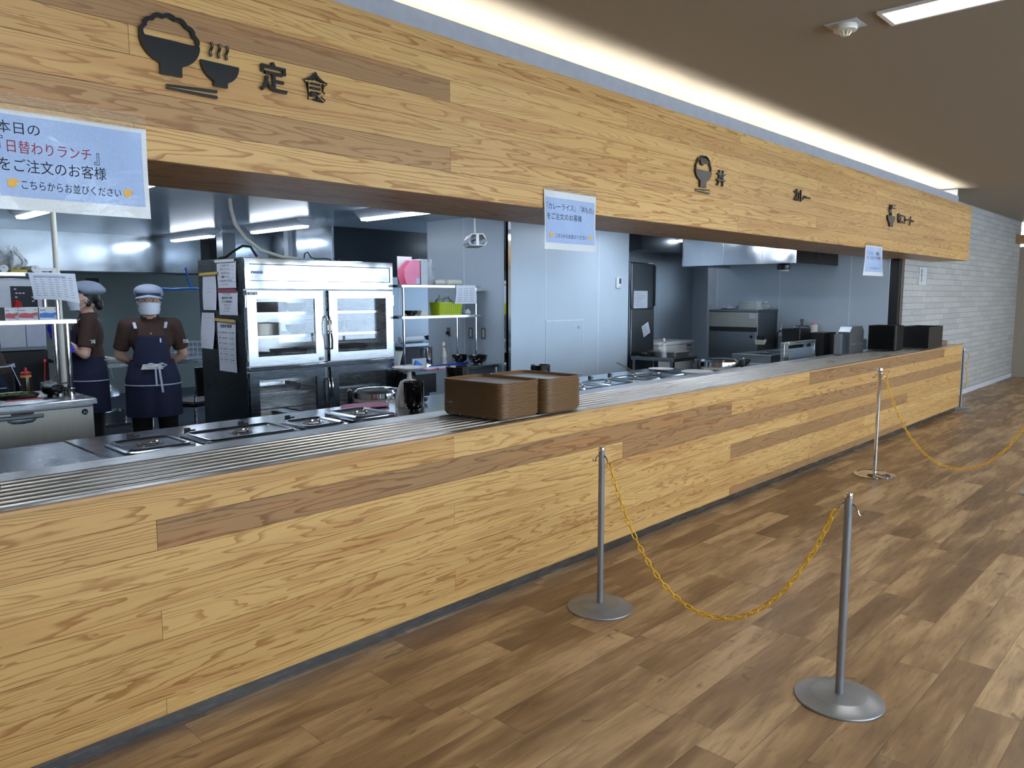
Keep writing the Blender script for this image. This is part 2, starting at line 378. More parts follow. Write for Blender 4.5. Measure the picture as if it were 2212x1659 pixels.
# ------------------------------------------------------------------ scene helpers
def tag(o, label, cat, group=None):
    o['label'] = label; o['category'] = cat
    if group: o['group'] = group
    return o
def thing(name, label, cat, loc=(0, 0, 0), rz=0.0, group=None):
    o = bpy.data.objects.new(name, None); COL.objects.link(o); o.location = loc; o.rotation_euler = (0, 0, rz); o.empty_display_size = 0.05
    return tag(o, label, cat, group)
def solo(name, mb, mats, label, cat, loc=(0, 0, 0), rz=0.0, group=None, smooth=35, bevel=0):
    o = mb.build(name, mats, None, smooth, bevel); o.location = loc; o.rotation_euler = (0, 0, rz); return tag(o, label, cat, group)
def struct(name, mb, mats, smooth=35, parent=None):
    o = mb.build(name, mats, parent, smooth); o['kind'] = 'structure'; return o
def dup(root, loc, label=None, rz=None, group=None):
    r = root.copy(); COL.objects.link(r); r.location = loc
    if rz is not None: r.rotation_euler = (0, 0, rz)
    if label: r['label'] = label
    if group: r['group'] = group
    for ch in list(root.children):
        c = ch.copy(); COL.objects.link(c); c.parent = r
        for g in ch.children:
            d = g.copy(); COL.objects.link(d); d.parent = c
    return r
EX, EY, EZ = Vector((1, 0, 0)), Vector((0, 1, 0)), Vector((0, 0, 1))

def boards(rows, joints, x0, x1, y, seed, tones={}, thick=0.012):
    # cladding boards: rows = list of (z0, z1); joints = list of board-end lists; one mesh, a face strip per board
    rnd = random.Random(seed); mb = MB(); uvs = []; ids = []
    for ri, ((z0, z1), js) in enumerate(zip(rows, joints)):
        ends = [x0]+[j for j in js if x0 < j < x1]+[x1]
        for si, (a, b) in enumerate(zip(ends, ends[1:])):
            g = 0.0007; pid = rnd.random(); off = rnd.random()*40; tn = tones.get((ri, si), 0.2+0.8*rnd.random())
            mb.box(a+g, y, z0+g, b-g, y+thick, z1-g)
            for f in range(6):
                for vi in mb.f[-6+f]:
                    p = mb.v[vi]; uvs.append((p[0]+off, (p[2]-z0)/(z1-z0)-0.5 + (p[1]-y)*3))
                ids.append((pid, tn))
    return mb, uvs, ids
def finish_boards(o, uvs, ids):
    me = o.data; uv = me.uv_layers.new(name='UVMap'); uv.data.foreach_set('uv', [c for p in uvs for c in p])
    at = me.attributes.new('board', 'FLOAT', 'FACE'); at.data.foreach_set('value', [i[0] for i in ids])
    at = me.attributes.new('tone', 'FLOAT', 'FACE'); at.data.foreach_set('value', [i[1] for i in ids])

# ================================================================== the setting
# dining hall
struct('floor', MB().box(-3.3, -7, -0.1, 26, 0.62, 0), 'floor')
struct('floor_kitchen', MB().box(-3.3, 0.62, -0.1, 12, 11, 0), 'kfloor')
CZ = 2.8
struct('ceiling', MB().box(-3.3, -7, CZ, 26, 0.45, CZ+0.1), 'ceiling')
mb = MB(); mb.box(9.99, 0.42, 0, 16.38, 0.52, CZ); struct('wall_back', mb, 'brick')
struct('wall_end', MB().box(16.42, -2.2, 0, 16.55, 0.62, 2.36).box(16.38, 0.42, 0, 16.42, 0.62, CZ), 'beige')
struct('trim_1', MB().box(16.0, -2.4, 2.4, 16.4, 0.415, 2.545), 'woodtrim')
struct('trim_2', MB().box(16.25, -2.4, 2.55, 16.4, 0.25, 2.79), 'black')
struct('wall_far', MB().box(26, -7, 0, 26.1, 0.6, CZ), 'beige')
struct('baseboard_back', MB().box(11.09, 0.405, 0, 16.38, 0.419, 0.075), plain('white_skirting', (214, 222, 232), 0.12, 0, 0.02))
mb = MB()                                                        # window wall behind the viewer
mb.box(-3.2, -7.1, 0, 26, -7, 0.35).box(-3.2, -7.1, 2.65, 26, -7, CZ)
xs = [0.4, 3.8, 7.2, 10.6, 14.0]; e = [-3.2]+[q for x in xs for q in (x-1.45, x+1.45)]+[26]
for a, b in zip(e[0::2], e[1::2]): mb.box(a, -7.1, 0.35, b, -7, 2.65)
struct('wall_front', mb, 'beige')
for i, x in enumerate(xs):
    fr = MB().box(x-1.45, -7.08, 0.35, x-1.4, -7.02, 2.65).box(x+1.4, -7.08, 0.35, x+1.45, -7.02, 2.65).box(x-1.4, -7.08, 0.35, x+1.4, -7.02, 0.4).box(x-1.4, -7.08, 2.6, x+1.4, -7.02, 2.65).box(x-0.025, -7.08, 0.4, x+0.025, -7.02, 2.6)
    o = struct('window_%d' % (i+1), fr, 'steeldark')
    struct('pane', MB().box(x-1.4, -7.055, 0.4, x+1.4, -7.049, 2.6), 'glass', 0, o)
struct('wall_left', MB().box(-3.36, -7, 0, -3.24, 11, CZ), 'beige')

# kitchen shell
KZ = 2.34
struct('ceiling_kitchen', MB().box(-3.3, 0.62, KZ, 12, 11, KZ+0.08), 'kceil')
def panelwall(name, x0, y0, x1, y1, joints, axis, z1=KZ, m='kwall', face=-1):
    mb = MB().box(x0, y0, 0, x1, y1, z1)
    for j in joints:
        if axis == 'x': mb.box(j-0.006, y0-0.002, 0.02, j+0.006, y0+0.001, z1-0.001, 1)
        else: mb.box(x0-0.002, j-0.006, 0.02, x0+0.001, j+0.006, z1-0.001, 1)
    return struct(name, mb, [m, 'joint'])
panelwall('wall_kitchen_front', 5.76, 3.0, 7.93, 3.12, [6.36, 7.32], 'x')
panelwall('wall_kitchen_side', 5.75, 3.0, 5.76, 4.28, [3.66], 'y')
struct('trim_3', MB().box(5.735, 2.985, 0, 5.79, 3.0, KZ).box(5.735, 2.985, 0, 5.75, 3.03, KZ), 'chrome')
panelwall('wall_kitchen_right', 9.8, 0.53, 9.9, 2.82, [0.98, 1.89, 2.8], 'y')
struct('trim_4', MB().box(9.8, 2.82, 0, 9.9, 2.95, KZ), 'papergrey')
panelwall('wall_kitchen_recess', 7.9, 3.6, 10.6, 3.7, [9.55], 'x')
struct('wall_kitchen_recess_side', MB().box(7.93, 3.12, 0, 7.98, 3.6, KZ), 'kwall')
struct('wall_kitchen_inner', MB().box(10.5, 0.53, 0, 10.6, 3.6, KZ), 'kwall')
panelwall('wall_kitchen_alcove', 5.2, 6.4, 9.9, 6.5, [6.98, 7.6], 'x')
struct('wall_kitchen_back', MB().box(-3.2, 10.0, 0, 9.9, 10.1, KZ), 'greywall')
mb = MB().box(9.905, 0.425, 0, 9.985, 0.525, CZ, 0).box(9.825, 0.43, 0, 9.9, 0.525, CZ, 1)
struct('trim_5', mb, ['steeltop', 'black'])

# ------------------------------------------------------------------ bulkhead over the counter
C0, W = 0.855, 0.105
FZ = [1.927, 2.034, 2.135, 2.240, 2.331, 2.422, 2.510, 2.597]
XL, XR = -3.2, 11.09
JA, JB, JC = [-2.99, 0.963, 4.94, 8.92], [-1.66, 2.295, 6.276, 10.26], [-0.35, 3.62, 7.63]
rows = list(zip(FZ, FZ[1:]))
tn = {(4, 1): 0.06, (4, 2): 0.85, (1, 1): 0.16, (1, 2): 0.7, (3, 1): 0.22, (3, 2): 0.6, (6, 2): 0.5, (5, 2): 0.3, (2, 1): 0.4, (2, 2): 0.35, (0, 2): 0.9, (5, 1): 0.8, (0, 3): 0.6, (6, 1): 0.45, (6, 3): 0.8, (4, 3): 0.5}
mb, uvs, ids = boards(rows, [JA, JB, JC, JA, JB, JC, JA], XL, XR, 0.0, 5, tn)
o = struct('wall_bulkhead', mb, 'board', 0); finish_boards(o, uvs, ids)
ends = [XL, -1.5, 1.1, 3.7, 6.3, 8.9, XR]; mb = MB(); uvs = []; ids = []
rnd = random.Random(3)
for y0, y1 in ((0.012, 0.30), (0.30, 0.60)):
    for a, b in zip(ends, ends[1:]):
        mb.box(a+0.0005, y0+0.0005, 1.927, b-0.0005, y1-0.0005, 1.939); pid = rnd.random(); off = rnd.random()*30
        for f in range(6):
            for vi in mb.f[-6+f]: p = mb.v[vi]; uvs.append((p[0]+off, (p[1]-y0)/(y1-y0)-0.5))
            ids.append((pid, 0.35+0.25*rnd.random()))
o2 = mb.build('soffit', 'board', o, 0); finish_boards(o2, uvs, ids)
MB().box(XL, 0.012, 1.939, XR-0.004, 0.024, 2.597).box(XR-0.014, 0.024, 1.927, XR, 0.418, 2.597).box(XL, 0.024, 2.585, XR-0.014, 0.4, 2.597).box(XL, 0.588, 1.939, 9.8, 0.6, KZ+0.06).box(XL, 0.4, 2.585, 9.8, 0.6, 2.597).build('core', 'woodtrim', o)
# light trough standing on the bulkhead
mb = MB().box(XL, 0.065, 2.597, 10.72, 0.077, 2.703).box(XL, 0.077, 2.597, 10.72, 0.35, 2.605).box(10.708, 0.077, 2.605, 10.72, 0.40, 2.79)
tr = struct('trim_cove', mb, plain('cove_grey', (150, 156, 166), 0.6))
x = -3.0
while x < 10.6:
    MB().cyl((x, 0.15, 2.66), (min(x+1.19, 10.68), 0.15, 2.66), 0.016, None, 10).build('tube', 'cove', tr)
    MB().box(x, 0.13, 2.605, min(x+1.19, 10.68), 0.17, 2.644).build('tube_base', 'lightsoff', tr); x += 1.235
struct('wall_upper', MB().box(XL, 0.405, 2.597, 9.99, 0.43, CZ), 'ceiling')

# ------------------------------------------------------------------ serving counter
ct = thing('serving_counter', 'long serving counter clad in pale grained boards with a ribbed steel tray slide', 'counter', (0, 0, 0))
zs = [C0-W*i for i in range(8)]+[0.063]
rows = [(b, a) for a, b in zip(zs, zs[1:])]
tn = {(1, 2): 0.05, (0, 3): 0.02, (2, 2): 0.12, (4, 3): 0.1, (7, 3): 0.06, (2, 3): 0.1, (1, 1): 0.5, (0, 2): 0.9, (0, 1): 0.55, (5, 1): 0.4, (6, 1): 0.42, (6, 2): 0.6, (3, 1): 0.62, (3, 2): 0.8, (4, 1): 0.55, (4, 2): 0.75, (7, 1): 0.6, (7, 2): 0.62, (5, 2): 0.85, (1, 3): 0.6}
mb, uvs, ids = boards(rows, [JB, JA, JC, JB, JA, JC, JB, JA], XL, 11.07, 0.0, 9, tn)
o = mb.build('front_panel', 'board', ct, 0); finish_boards(o, uvs, ids)
mb = MB().box(11.058, 0.012, 0.063, 11.07, 0.40, C0); uvs = []; ids = []
for f in mb.f:
    for vi in f: p = mb.v[vi]; uvs.append((p[1]*3+p[2], p[2]-0.5))
    ids.append((0.4, 0.5))
o = mb.build('end_panel', 'board', ct, 0); finish_boards(o, uvs, ids)
MB().box(XL, 0.03, 0.0, 11.04, 0.05, 0.066).build('toe_kick', 'toe', ct, label='recessed steel kickboard')
MB().box(XL, -0.012, C0+0.0012, 11.075, 0.014, 0.868).build('edging', 'woodtrim', ct, 0, 0.001)
mb = MB().prism([(XL, 0.0145), (11.07, 0.0145), (11.07, 0.415), (9.8, 0.415), (9.8, 0.58), (XL, 0.58)], (0, 0, 0.845), EX, EY, 0.021)
for i in range(7):
    y = 0.075+i*0.056
    mb.tube([(XL, y, 0.8655), (9.5, y, 0.8655), (9.53, y, 0.860)], 0.0075, 8)
mb.build('tray_slide', 'steelrail', ct, label='brushed steel slide with seven raised ribs')
MB().box(XL, 0.052, 0.066, 11.05, 0.1, 0.84).build('carcass', 'steeldark', ct, 0)

# cutout signs on the bulkhead -------------------------------------------------
SY = -0.006
def sp(mb, poly, t=0.010): mb.prism(poly, (0, SY, 0), EX, EZ, t)      # thickness towards the viewer
def ring(cx, cz, rx, rz, a0, a1, bumps, amp, th, n=60):
    out = []; inn = []
    for i in range(n+1):
        a = a0+(a1-a0)*i/n; b = amp*abs(math.sin(bumps*(i/n)*PI))
        out.append((cx+(rx+b)*math.cos(a), cz+(rz+b)*math.sin(a))); inn.append((cx+(rx+b-th)*math.cos(a), cz+(rz+b-th)*math.sin(a)))
    return out+inn[::-1]
def bowl(x0, x1, zr, f0, f1, zb, zf, n=14):
    cx, rx = (x0+x1)/2, (x1-x0)/2; p = [(x1, zr)]
    for i in range(1, n): a = PI/2*i/n; p.append((cx+max(rx*math.cos(a), (f1-f0)/2), zr-(zr-zb)*math.sin(a)))
    p += [(f1, zb), (f1, zf), (f0, zf), (f0, zb)]
    for i in range(n-1, 0, -1): a = PI/2*i/n; p.append((cx-max(rx*math.cos(a), (f1-f0)/2), zr-(zr-zb)*math.sin(a)))
    return (p+[(x0, zr)])[::-1]
def chopsticks(s, x0, x1, z0, z1, z2, z3, h, t=0.010):
    for a, b, nm in ((z0, z1, 0), (z2, z3, 1)):
        mb = MB(); sp(mb, [(x0, a-h*0.5), (x1, b-h), (x1, b+h), (x0, a+h*0.5)], t); mb.build('chopstick', 'blackacryl', s)
def char(s, c, x0, z0, x1, z1):
    MB().text(c, (x0, z0, x1, z1), (0, SY-0.005, 0), EX, EZ, 0.010, 0, 0.012).build('character', 'blackacryl', s, 0)
s = thing('menu_sign', 'black cutout sign of a heaped rice bowl, steaming soup bowl and two large characters', 'sign')
mb = MB(); sp(mb, bowl(0.990, 1.182, 2.307, 1.05, 1.119, 2.226, 2.199)); sp(mb, ring(1.086, 2.306, 0.092, 0.078, 0.0, PI, 7, 0.006, 0.013)); mb.build('rice_bowl', 'blackacryl', s, 0)
mb = MB(); sp(mb, bowl(1.183, 1.316, 2.270, 1.225, 1.273, 2.206, 2.194)); mb.build('soup_bowl', 'blackacryl', s, 0)
for x in (1.222, 1.249, 1.276):
    mb = MB(); mb.tube([(x+0.004*math.sin(i/8*2*PI), SY-0.006, 2.334-0.047*i/8) for i in range(9)], 0.0048, 8); mb.build('steam', 'blackacryl', s)
chopsticks(s, 1.067, 1.235, 2.167, 2.176, 2.158, 2.157, 0.0045)
char(s, '定', 1.394, 2.213, 1.500, 2.316); char(s, '食', 1.567, 2.213, 1.667, 2.317)
s = thing('menu_sign', 'black cutout sign of a topped rice bowl over chopsticks with one character', 'sign')
mb = MB(); sp(mb, bowl(4.340, 4.542, 2.285, 4.401, 4.476, 2.212, 2.179)); sp(mb, ring(4.441, 2.285, 0.096, 0.088, 0.0, PI, 6, 0.006, 0.012)); mb.build('rice_bowl', 'blackacryl', s, 0)
mb = MB(); sp(mb, [(4.385, 2.352), (4.40, 2.335), (4.412, 2.318), (4.43, 2.312), (4.45, 2.328), (4.475, 2.330), (4.50, 2.338), (4.512, 2.345), (4.495, 2.368), (4.455, 2.374), (4.415, 2.366)]); mb.build('topping', 'blackacryl', s, 0)
chopsticks(s, 4.351, 4.522, 2.160, 2.169, 2.151, 2.148, 0.004)
char(s, '丼', 4.617, 2.209, 4.724, 2.312)
s = thing('menu_sign', 'black cutout sign of three katakana for curry without any picture', 'sign')
for c, a, z0, b, z1 in (('カ', 5.812, 2.218, 5.900, 2.308), ('レ', 5.922, 2.218, 6.002, 2.306), ('ー', 6.022, 2.252, 6.106, 2.268)): char(s, c, a, z0, b, z1)
s = thing('menu_sign', 'black cutout sign of a noodle bowl with lifted noodles at the far end', 'sign')
mb = MB(); sp(mb, bowl(7.932, 8.150, 2.264, 8.0, 8.097, 2.19, 2.160), 0.012); mb.build('noodle_bowl', 'blackacryl', s, 0)
mb = MB()
for x in (7.985, 8.012, 8.04): mb.tube([(x+0.012*math.sin(i/10*2.6*PI), SY-0.006, 2.264+0.10*i/10) for i in range(11)], 0.006, 8)
mb.build('noodles', 'blackacryl', s)
chopsticks(s, 7.98, 8.165, 2.366, 2.372, 2.345, 2.345, 0.005)
for c, a, z0, b, z1 in (('麺', 8.240, 2.212, 8.350, 2.306), ('コ', 8.385, 2.215, 8.47, 2.295), ('ー', 8.495, 2.25, 8.575, 2.266), ('ナ', 8.60, 2.208, 8.685, 2.302), ('ー', 8.70, 2.25, 8.77, 2.266)): char(s, c, a, z0, b, z1)

# laminated notices hung on the bulkhead --------------------------------------
def hand(mb, cx, cz, s_, d, y):
    mb.prism([(cx+d*s_*px, cz+s_*pz) for px, pz in ((-0.9, 0.5), (-0.3, 0.75), (0.0, 0.95), (0.2, 0.7), (1.1, 0.45), (1.1, 0.2), (0.4, 0.1), (0.45, -0.5), (-0.1, -0.8), (-0.9, -0.6))][::(1 if d < 0 else -1)], (0, y, 0), EX, EZ, 0.0004)
def notice(label, x0, x1, z0, z1, filmz, blue, lines, hands, bulge, sq=0.0):
    t = thing('notice', label, 'notice', (x0, -0.008, z0)); t0 = Vector((x0, -0.008, z0))
    W_, H_ = x1-x0, z1-z0
    def surf(off):
        def f(u, v):
            return (u*W_+sq*(1-v)*(u-0.85)*0.3, -off-bulge*math.sin(PI*u)*(1-v)*0.6-bulge*(1-v)*0.5-0.003*math.sin(9*u+4*v), v*H_)
        return f
    MB().sheet(surf(0), 16, 10, 0.0008).build('paper', 'whiteprint', t, 60)
    a, b, c, d = blue; fn = surf(0.0016)
    def bl(u, v): return fn((a+(b-a)*u-x0)/W_, (c+(d-c)*v-z0)/H_)
    MB().sheet(bl, 14, 8, 0.0006).build('printed_field', 'blueprint', t, 60)
    MB().sheet(lambda u, v: (u*W_, -0.004, H_-0.004+(filmz-z1+0.004)*v), 10, 3).build('film', 'film', t, 60, label='clear laminate border above the print')
    f2 = surf(0.0024)
    for body, u0, u1, zc, h, col in lines:
        mb = MB().text(body, (0, 0, 1, 1), (0, 0, 0), EX, EY, 0.0)
        mb.v = [f2((u0+(u1-u0)*p[0]-x0)/W_, (zc-h/2+h*p[1]-z0)/H_) for p in mb.v]
        mb.build('lettering', col, t, 0)
    for cx, cz, s_, dd in hands:
        mb = MB(); hand(mb, cx-x0, cz-z0, s_, dd, 0)
        mb.v = [tuple(Vector(f2(p[0]/W_, p[2]/H_))+Vector((0, p[1], 0))) for p in mb.v]; mb.build('pointing_hand', 'orange', t, 0)
    return t
notice('largest blue laminated notice with one red line of lettering', 0.576, 0.996, 1.738, 2.017, 2.061, (0.587, 0.981, 1.775, 2.003),
       [('本日の', 0.590, 0.697, 1.968, 0.034, 'ink'), ('日替わりランチ', 0.612, 0.829, 1.916, 0.036, 'inkred'), ('『', 0.590, 0.603, 1.924, 0.036, 'ink'), ('』', 0.836, 0.851, 1.906, 0.036, 'ink'),
        ('をご注文のお客様', 0.588, 0.868, 1.864, 0.038, 'ink'), ('こちらからお並びください', 0.640, 0.908, 1.811, 0.027, 'ink')], [(0.620, 1.812, 0.016, 1), (0.930, 1.812, 0.015, 1)], 0.006)
notice('square-looking blue laminated notice hung in the middle of the bulkhead', 2.909, 3.328, 1.726, 2.020, 2.047, (2.918, 3.318, 1.760, 1.985),
       [('『カレーライス』『丼もの』', 2.925, 3.312, 1.942, 0.034, 'ink'), ('をご注文のお客様', 2.925, 3.20, 1.893, 0.033, 'ink'), ('こちらからお並びください', 2.99, 3.24, 1.797, 0.022, 'ink')], [(2.955, 1.798, 0.016, 1), (3.275, 1.798, 0.015, 1)], 0.006)
notice('narrow-looking curled blue notice nearest the far end of the bulkhead', 7.41, 7.85, 1.674, 1.955, 1.984, (7.43, 7.83, 1.71, 1.945),
       [('『うどん』『麺類』', 7.44, 7.76, 1.885, 0.034, 'ink'), ('をご注文のお客様', 7.46, 7.78, 1.842, 0.03, 'ink'), ('こちらからお並びください', 7.5, 7.74, 1.745, 0.02, 'ink')], [], 0.03, 0.35)
t = thing('notice', 'small white laminated notice stuck on the grey brick wall', 'notice', (10.57, 0.416, 1.626))
MB().sheet(lambda u, v: (u*0.31, -0.004*math.sin(9*u), v*0.217), 12, 4, 0.0008).build('paper', 'whiteprint', t, 60)
mb = MB()
for i, c in enumerate('返却口'): mb.text(c, (0.05, 0.15-i*0.055, 0.10, 0.195-i*0.055), (0, -0.006, 0), EX, EZ)
for i, c in enumerate('こちら'): mb.text(c, (0.17, 0.15-i*0.055, 0.20, 0.185-i*0.055), (0, -0.006, 0), EX, EZ)
mb.build('lettering', 'ink', t, 0)

# ================================================================== ceiling things
def fixture(label, x, y0, y1, z=KZ):
    # reversed-V fluorescent fitting, tube strip along y
    L = y1-y0; t = thing('ceiling_light', label, 'light', (x, y0, z))
    pr = [(-0.115, 0), (0.115, 0), (0.115, -0.012), (0.045, -0.075), (-0.045, -0.075), (-0.115, -0.012)]
    MB().prism(pr, (0, 0, 0), EX, EZ, -L).build('housing', 'lightsoff', t)
    pr = [(-0.042, -0.0755), (0.042, -0.0755), (0.034, -0.098), (-0.034, -0.098)]
    MB().prism(pr, (0, 0.02, 0), EX, EZ, -(L-0.04)).build('tube', 'tube', t)
    return t
fixture('lit strip light on the kitchen ceiling above the tall glass-door refrigerator', 4.58, 2.63, 3.88)
fixture('lit strip light on the kitchen ceiling behind the hose over the refrigerator', 4.56, 4.90, 6.10)
fixture('farthest lit strip light of the middle kitchen row', 4.46, 6.95, 8.15)
fixture('lit strip light showing under the largest blue notice', 2.13, 4.85, 6.05)
fixture('lit strip light beside the polished hood at the right end of the kitchen', 9.45, 3.05, 3.58)
for x, y in ((2.13, 2.6), (7.3, 1.5), (4.58, 0.75), (2.13, 7.3), (0.2, 3.5), (7.6, 4.2), (8.35, 0.7)):  # extra strips added out of view to brighten the kitchen and its right wall
    fixture('strip light added on the kitchen ceiling for brightness, out of sight behind the bulkhead', x, y, y+1.25).__setitem__('group', 'added unseen kitchen strip lights behind the bulkhead')
def recess(label, x, y, L=1.25, grp=None):
    t = thing('recessed_light', label, 'light', (x, y, CZ), 0, grp)
    mb = MB()
    for a, b, c, d in ((-0.11, -L/2-0.02, 0.11, -L/2), (-0.11, L/2, 0.11, L/2+0.02), (-0.11, -L/2, -0.09, L/2), (0.09, -L/2, 0.11, L/2)): mb.box(a, b, -0.012, c, d, -0.0005)
    mb.build('frame', 'white', t)
    MB().box(-0.088, -L/2+0.002, -0.008, 0.088, L/2-0.002, -0.002).build('diffuser', 'lightpanel', t)
recess('long recessed light panel in the grey ceiling, cut by the top edge of the photo', 3.96, -1.875)
for x, y in ((0.6, -1.9), (7.4, -1.9), (10.8, -1.9), (0.6, -4.9), (4.0, -4.9), (7.4, -4.9), (10.8, -4.9), (14.2, -1.9), (17.5, -0.9)):
    recess('recessed light panel in the dining hall ceiling', x, y, 1.25, 'recessed lights of the dining hall')
t = thing('smoke_detector', 'round white smoke detector on a square plate in the grey ceiling', 'smoke detector', (3.93, -1.06, CZ))
MB().box(-0.075, -0.075, -0.003, 0.075, 0.075, -0.0005).build('plate', 'papergrey', t)
MB().lathe([(0.052, -0.003), (0.056, -0.012), (0.054, -0.028), (0.03, -0.032), (0.0, -0.032)][::-1], 28).build('body', 'offwhite', t)
mb = MB()
for k in range(8):
    a = k*PI/4; mb.tube([(0.028*math.cos(a), 0.028*math.sin(a), -0.032), (0.02*math.cos(a), 0.02*math.sin(a), -0.046), (0.006*math.cos(a), 0.006*math.sin(a), -0.05)], 0.0035, 6)
mb.lathe([(0.0, -0.053), (0.013, -0.052), (0.013, -0.048), (0.0, -0.047)], 12).build('sensor_cage', 'offwhite', t)

# ================================================================== dining side
def post(label, x, y, h, mat, hooks, kind, r=0.155, pr=0.0145):
    t = thing('stanchion_post', label, 'stanchion', (x, y, 0))
    MB().lathe([(0.0, 0.002), (r, 0.0), (r+0.002, 0.004), (r, 0.008), (r*0.82, 0.011), (r*0.64, 0.024), (r*0.60, 0.026), (0.0, 0.027)], 48).build('base', mat, t, 30)
    MB().cyl((0, 0, 0.026), (0, 0, h-0.02), pr, None, 20).build('pole', mat, t)
    if kind == 'flat':
        MB().lathe([(pr, h-0.0201), (pr+0.0015, h-0.012), (pr*0.95, h-0.002), (pr*0.7, h), (pr*0.45, h-0.004), (0, h-0.006)], 20).build('cap', 'chrome', t)
    else:
        MB().lathe([(pr+0.004, h-0.045), (pr+0.006, h-0.04), (pr+0.003, h-0.034), (0.013, h-0.03), (0.023, h-0.012), (0.02, h+0.006), (0.0, h+0.012)], 20).build('cap', 'chrome', t)
    for dx, dy in hooks:
        p = [(dx*q, dy*q, h-0.04+z) for q, z in ((pr, 0.0), (pr+0.012, -0.006), (pr+0.02, -0.02), (pr+0.024, -0.034), (pr+0.034, -0.036), (pr+0.04, -0.026))]
        MB().tube(p, 0.0032, 8).build('hook', 'chrome', t)
    return t
P1, P2, P3, P4, P5 = (2.833, -0.439), (2.771, -1.593), (6.592, -0.451), (6.76, -1.61), (11.25, 0.02)
post('grey stanchion post standing nearest the wooden counter front', *P1, 0.785, 'greypaint', [(-0.05, -1), (0.05, 1)], 'flat')
post('grey stanchion post in the foreground on the open floor', *P2, 0.785, 'greypaint', [(0.05, 1), (-0.1, -1)], 'flat')
post('shiny steel stanchion post with a ball top before the far half of the counter', *P3, 0.89, 'chrome', [(0.1, -1), (-0.1, 1)], 'ball', 0.16)
post('shiny steel stanchion post cut off at the right edge, only its base rim showing', *P4, 0.89, 'chrome', [(-0.1, 1), (0.1, -1)], 'ball', 0.16)
post('thin grey stanchion post beyond the far end of the counter', *P5, 0.80, 'greypaint', [(0.3, -1), (-0.3, 1)], 'flat')
def link_chain(label, path_fn, length, pitch=0.033):
    # oval plastic links, each turned a quarter against the next
    N = 600; P = [Vector(path_fn(i/N)) for i in range(N+1)]; S = [0]
    for a, b in zip(P, P[1:]): S.append(S[-1]+(b-a).length)
    n = int(S[-1]/pitch); mb = MB(); k = 0
    def at(s_):
        nonlocal k
        while k < N-1 and S[k+1] < s_: k += 1
        while k > 0 and S[k] > s_: k -= 1
        f = (s_-S[k])/max(1e-9, S[k+1]-S[k]); return P[k].lerp(P[k+1], min(1, max(0, f)))
    for i in range(n):
        c = at((i+0.5)*S[-1]/n); d = (at(min(S[-1], (i+0.9)*S[-1]/n))-at((i+0.1)*S[-1]/n)).normalized()
        ref = Vector((1, 0.05, 0)) if abs(d.x) < 0.9 else Vector((0, 1, 0)); sd = (ref-d*ref.dot(d)).normalized(); up_ = d.cross(sd)
        ang = PI/4+(PI/2 if i % 2 else 0); e = sd*math.cos(ang)+up_*math.sin(ang)
        L, Wd = 0.0145, 0.0085; pts = []
        for j in range(14):
            a = 2*PI*j/14; pts.append(c+d*((L-Wd)*(1 if math.cos(a) > 0 else -1)+Wd*math.cos(a))*1.25+e*Wd*math.sin(a))
        mb.tube(pts, 0.0031, 6, 0, True)
    return solo('plastic_chain', mb, 'yellow', label, 'chain')
def cat(p, q, low):
    # hanging curve between p and q whose lowest point lies at height low
    d = min(p[2], q[2])-low; half = 0.5; lo, hi = 0.02, 5.0
    for _ in range(60):
        a = (lo+hi)/2
        if a*(math.cosh(half/a)-1) > d: lo = a
        else: hi = a
    m = a*(math.cosh(half/a)-1)
    def f(t):
        z = p[2]+(q[2]-p[2])*t-(m-a*(math.cosh((t-0.5)/a)-1)); return (p[0]+(q[0]-p[0])*t, p[1]+(q[1]-p[1])*t, z)
    return f
link_chain('yellow plastic chain sagging between the two grey posts', cat((P1[0], P1[1]-0.045, 0.713), (P2[0], P2[1]+0.045, 0.713), 0.145), 1)
link_chain('yellow plastic chain running from the shiny ball-top post off the right edge', cat((P3[0]+0.01, P3[1]-0.045, 0.815), (P4[0]-0.01, P4[1]+0.045, 0.815), 0.13), 1)
link_chain('yellow plastic chain hanging straight down beside the far thin post', lambda t: (P5[0]-0.012+0.012*math.sin(7*t), P5[1]-0.05-0.012*math.cos(9*t), 0.725-0.45*t), 1)

# ------------------------------------------------------------------ trays on the slide
def tray_mesh():
    mb = MB(); a, b = 0.155, 0.218
    def s_(i, z, r): return (-a+i, -b+i, a-i, b-i, max(0.01, r-i), z)
    mb.rloft([s_(0.012, 0, 0.045), s_(0.004, 0.012, 0.045), s_(0.0, 0.013, 0.045), s_(0.0, 0.017, 0.045), s_(0.005, 0.017, 0.045), s_(0.014, 0.0028, 0.045)], 6, 0)
    n = len(mb.f)
    mb.mi[n-1] = 1
    return mb.mesh('serving_tray', ['tray', 'trayin'], 40)
tm = tray_mesh()
def tray_pile(x, y, n, where, rz=0.0):
    for i in range(n):
        o = bpy.data.objects.new('serving_tray', tm); COL.objects.link(o)
        o.location = (x+random.uniform(-0.0012, 0.0012), y+random.uniform(-0.0012, 0.0012), 0.874+i*0.0074); o.rotation_euler = (0, 0, rz+random.uniform(-0.004, 0.004))
        if i == n-1: tag(o, 'topmost brown serving tray of the %s' % where, 'tray', 'trays in the %s' % where)
        else: tag(o, 'brown serving tray under the top one in the %s' % where, 'tray', 'trays in the %s' % where)
tray_pile(2.795, 0.262, 24, 'left stack of two on the slide', 0.05)
tray_pile(3.118, 0.245, 24, 'right stack of two on the slide', 0.03)
tray_pile(0.425, 0.40, 24, 'cut-off stack by the left edge', 0.0)
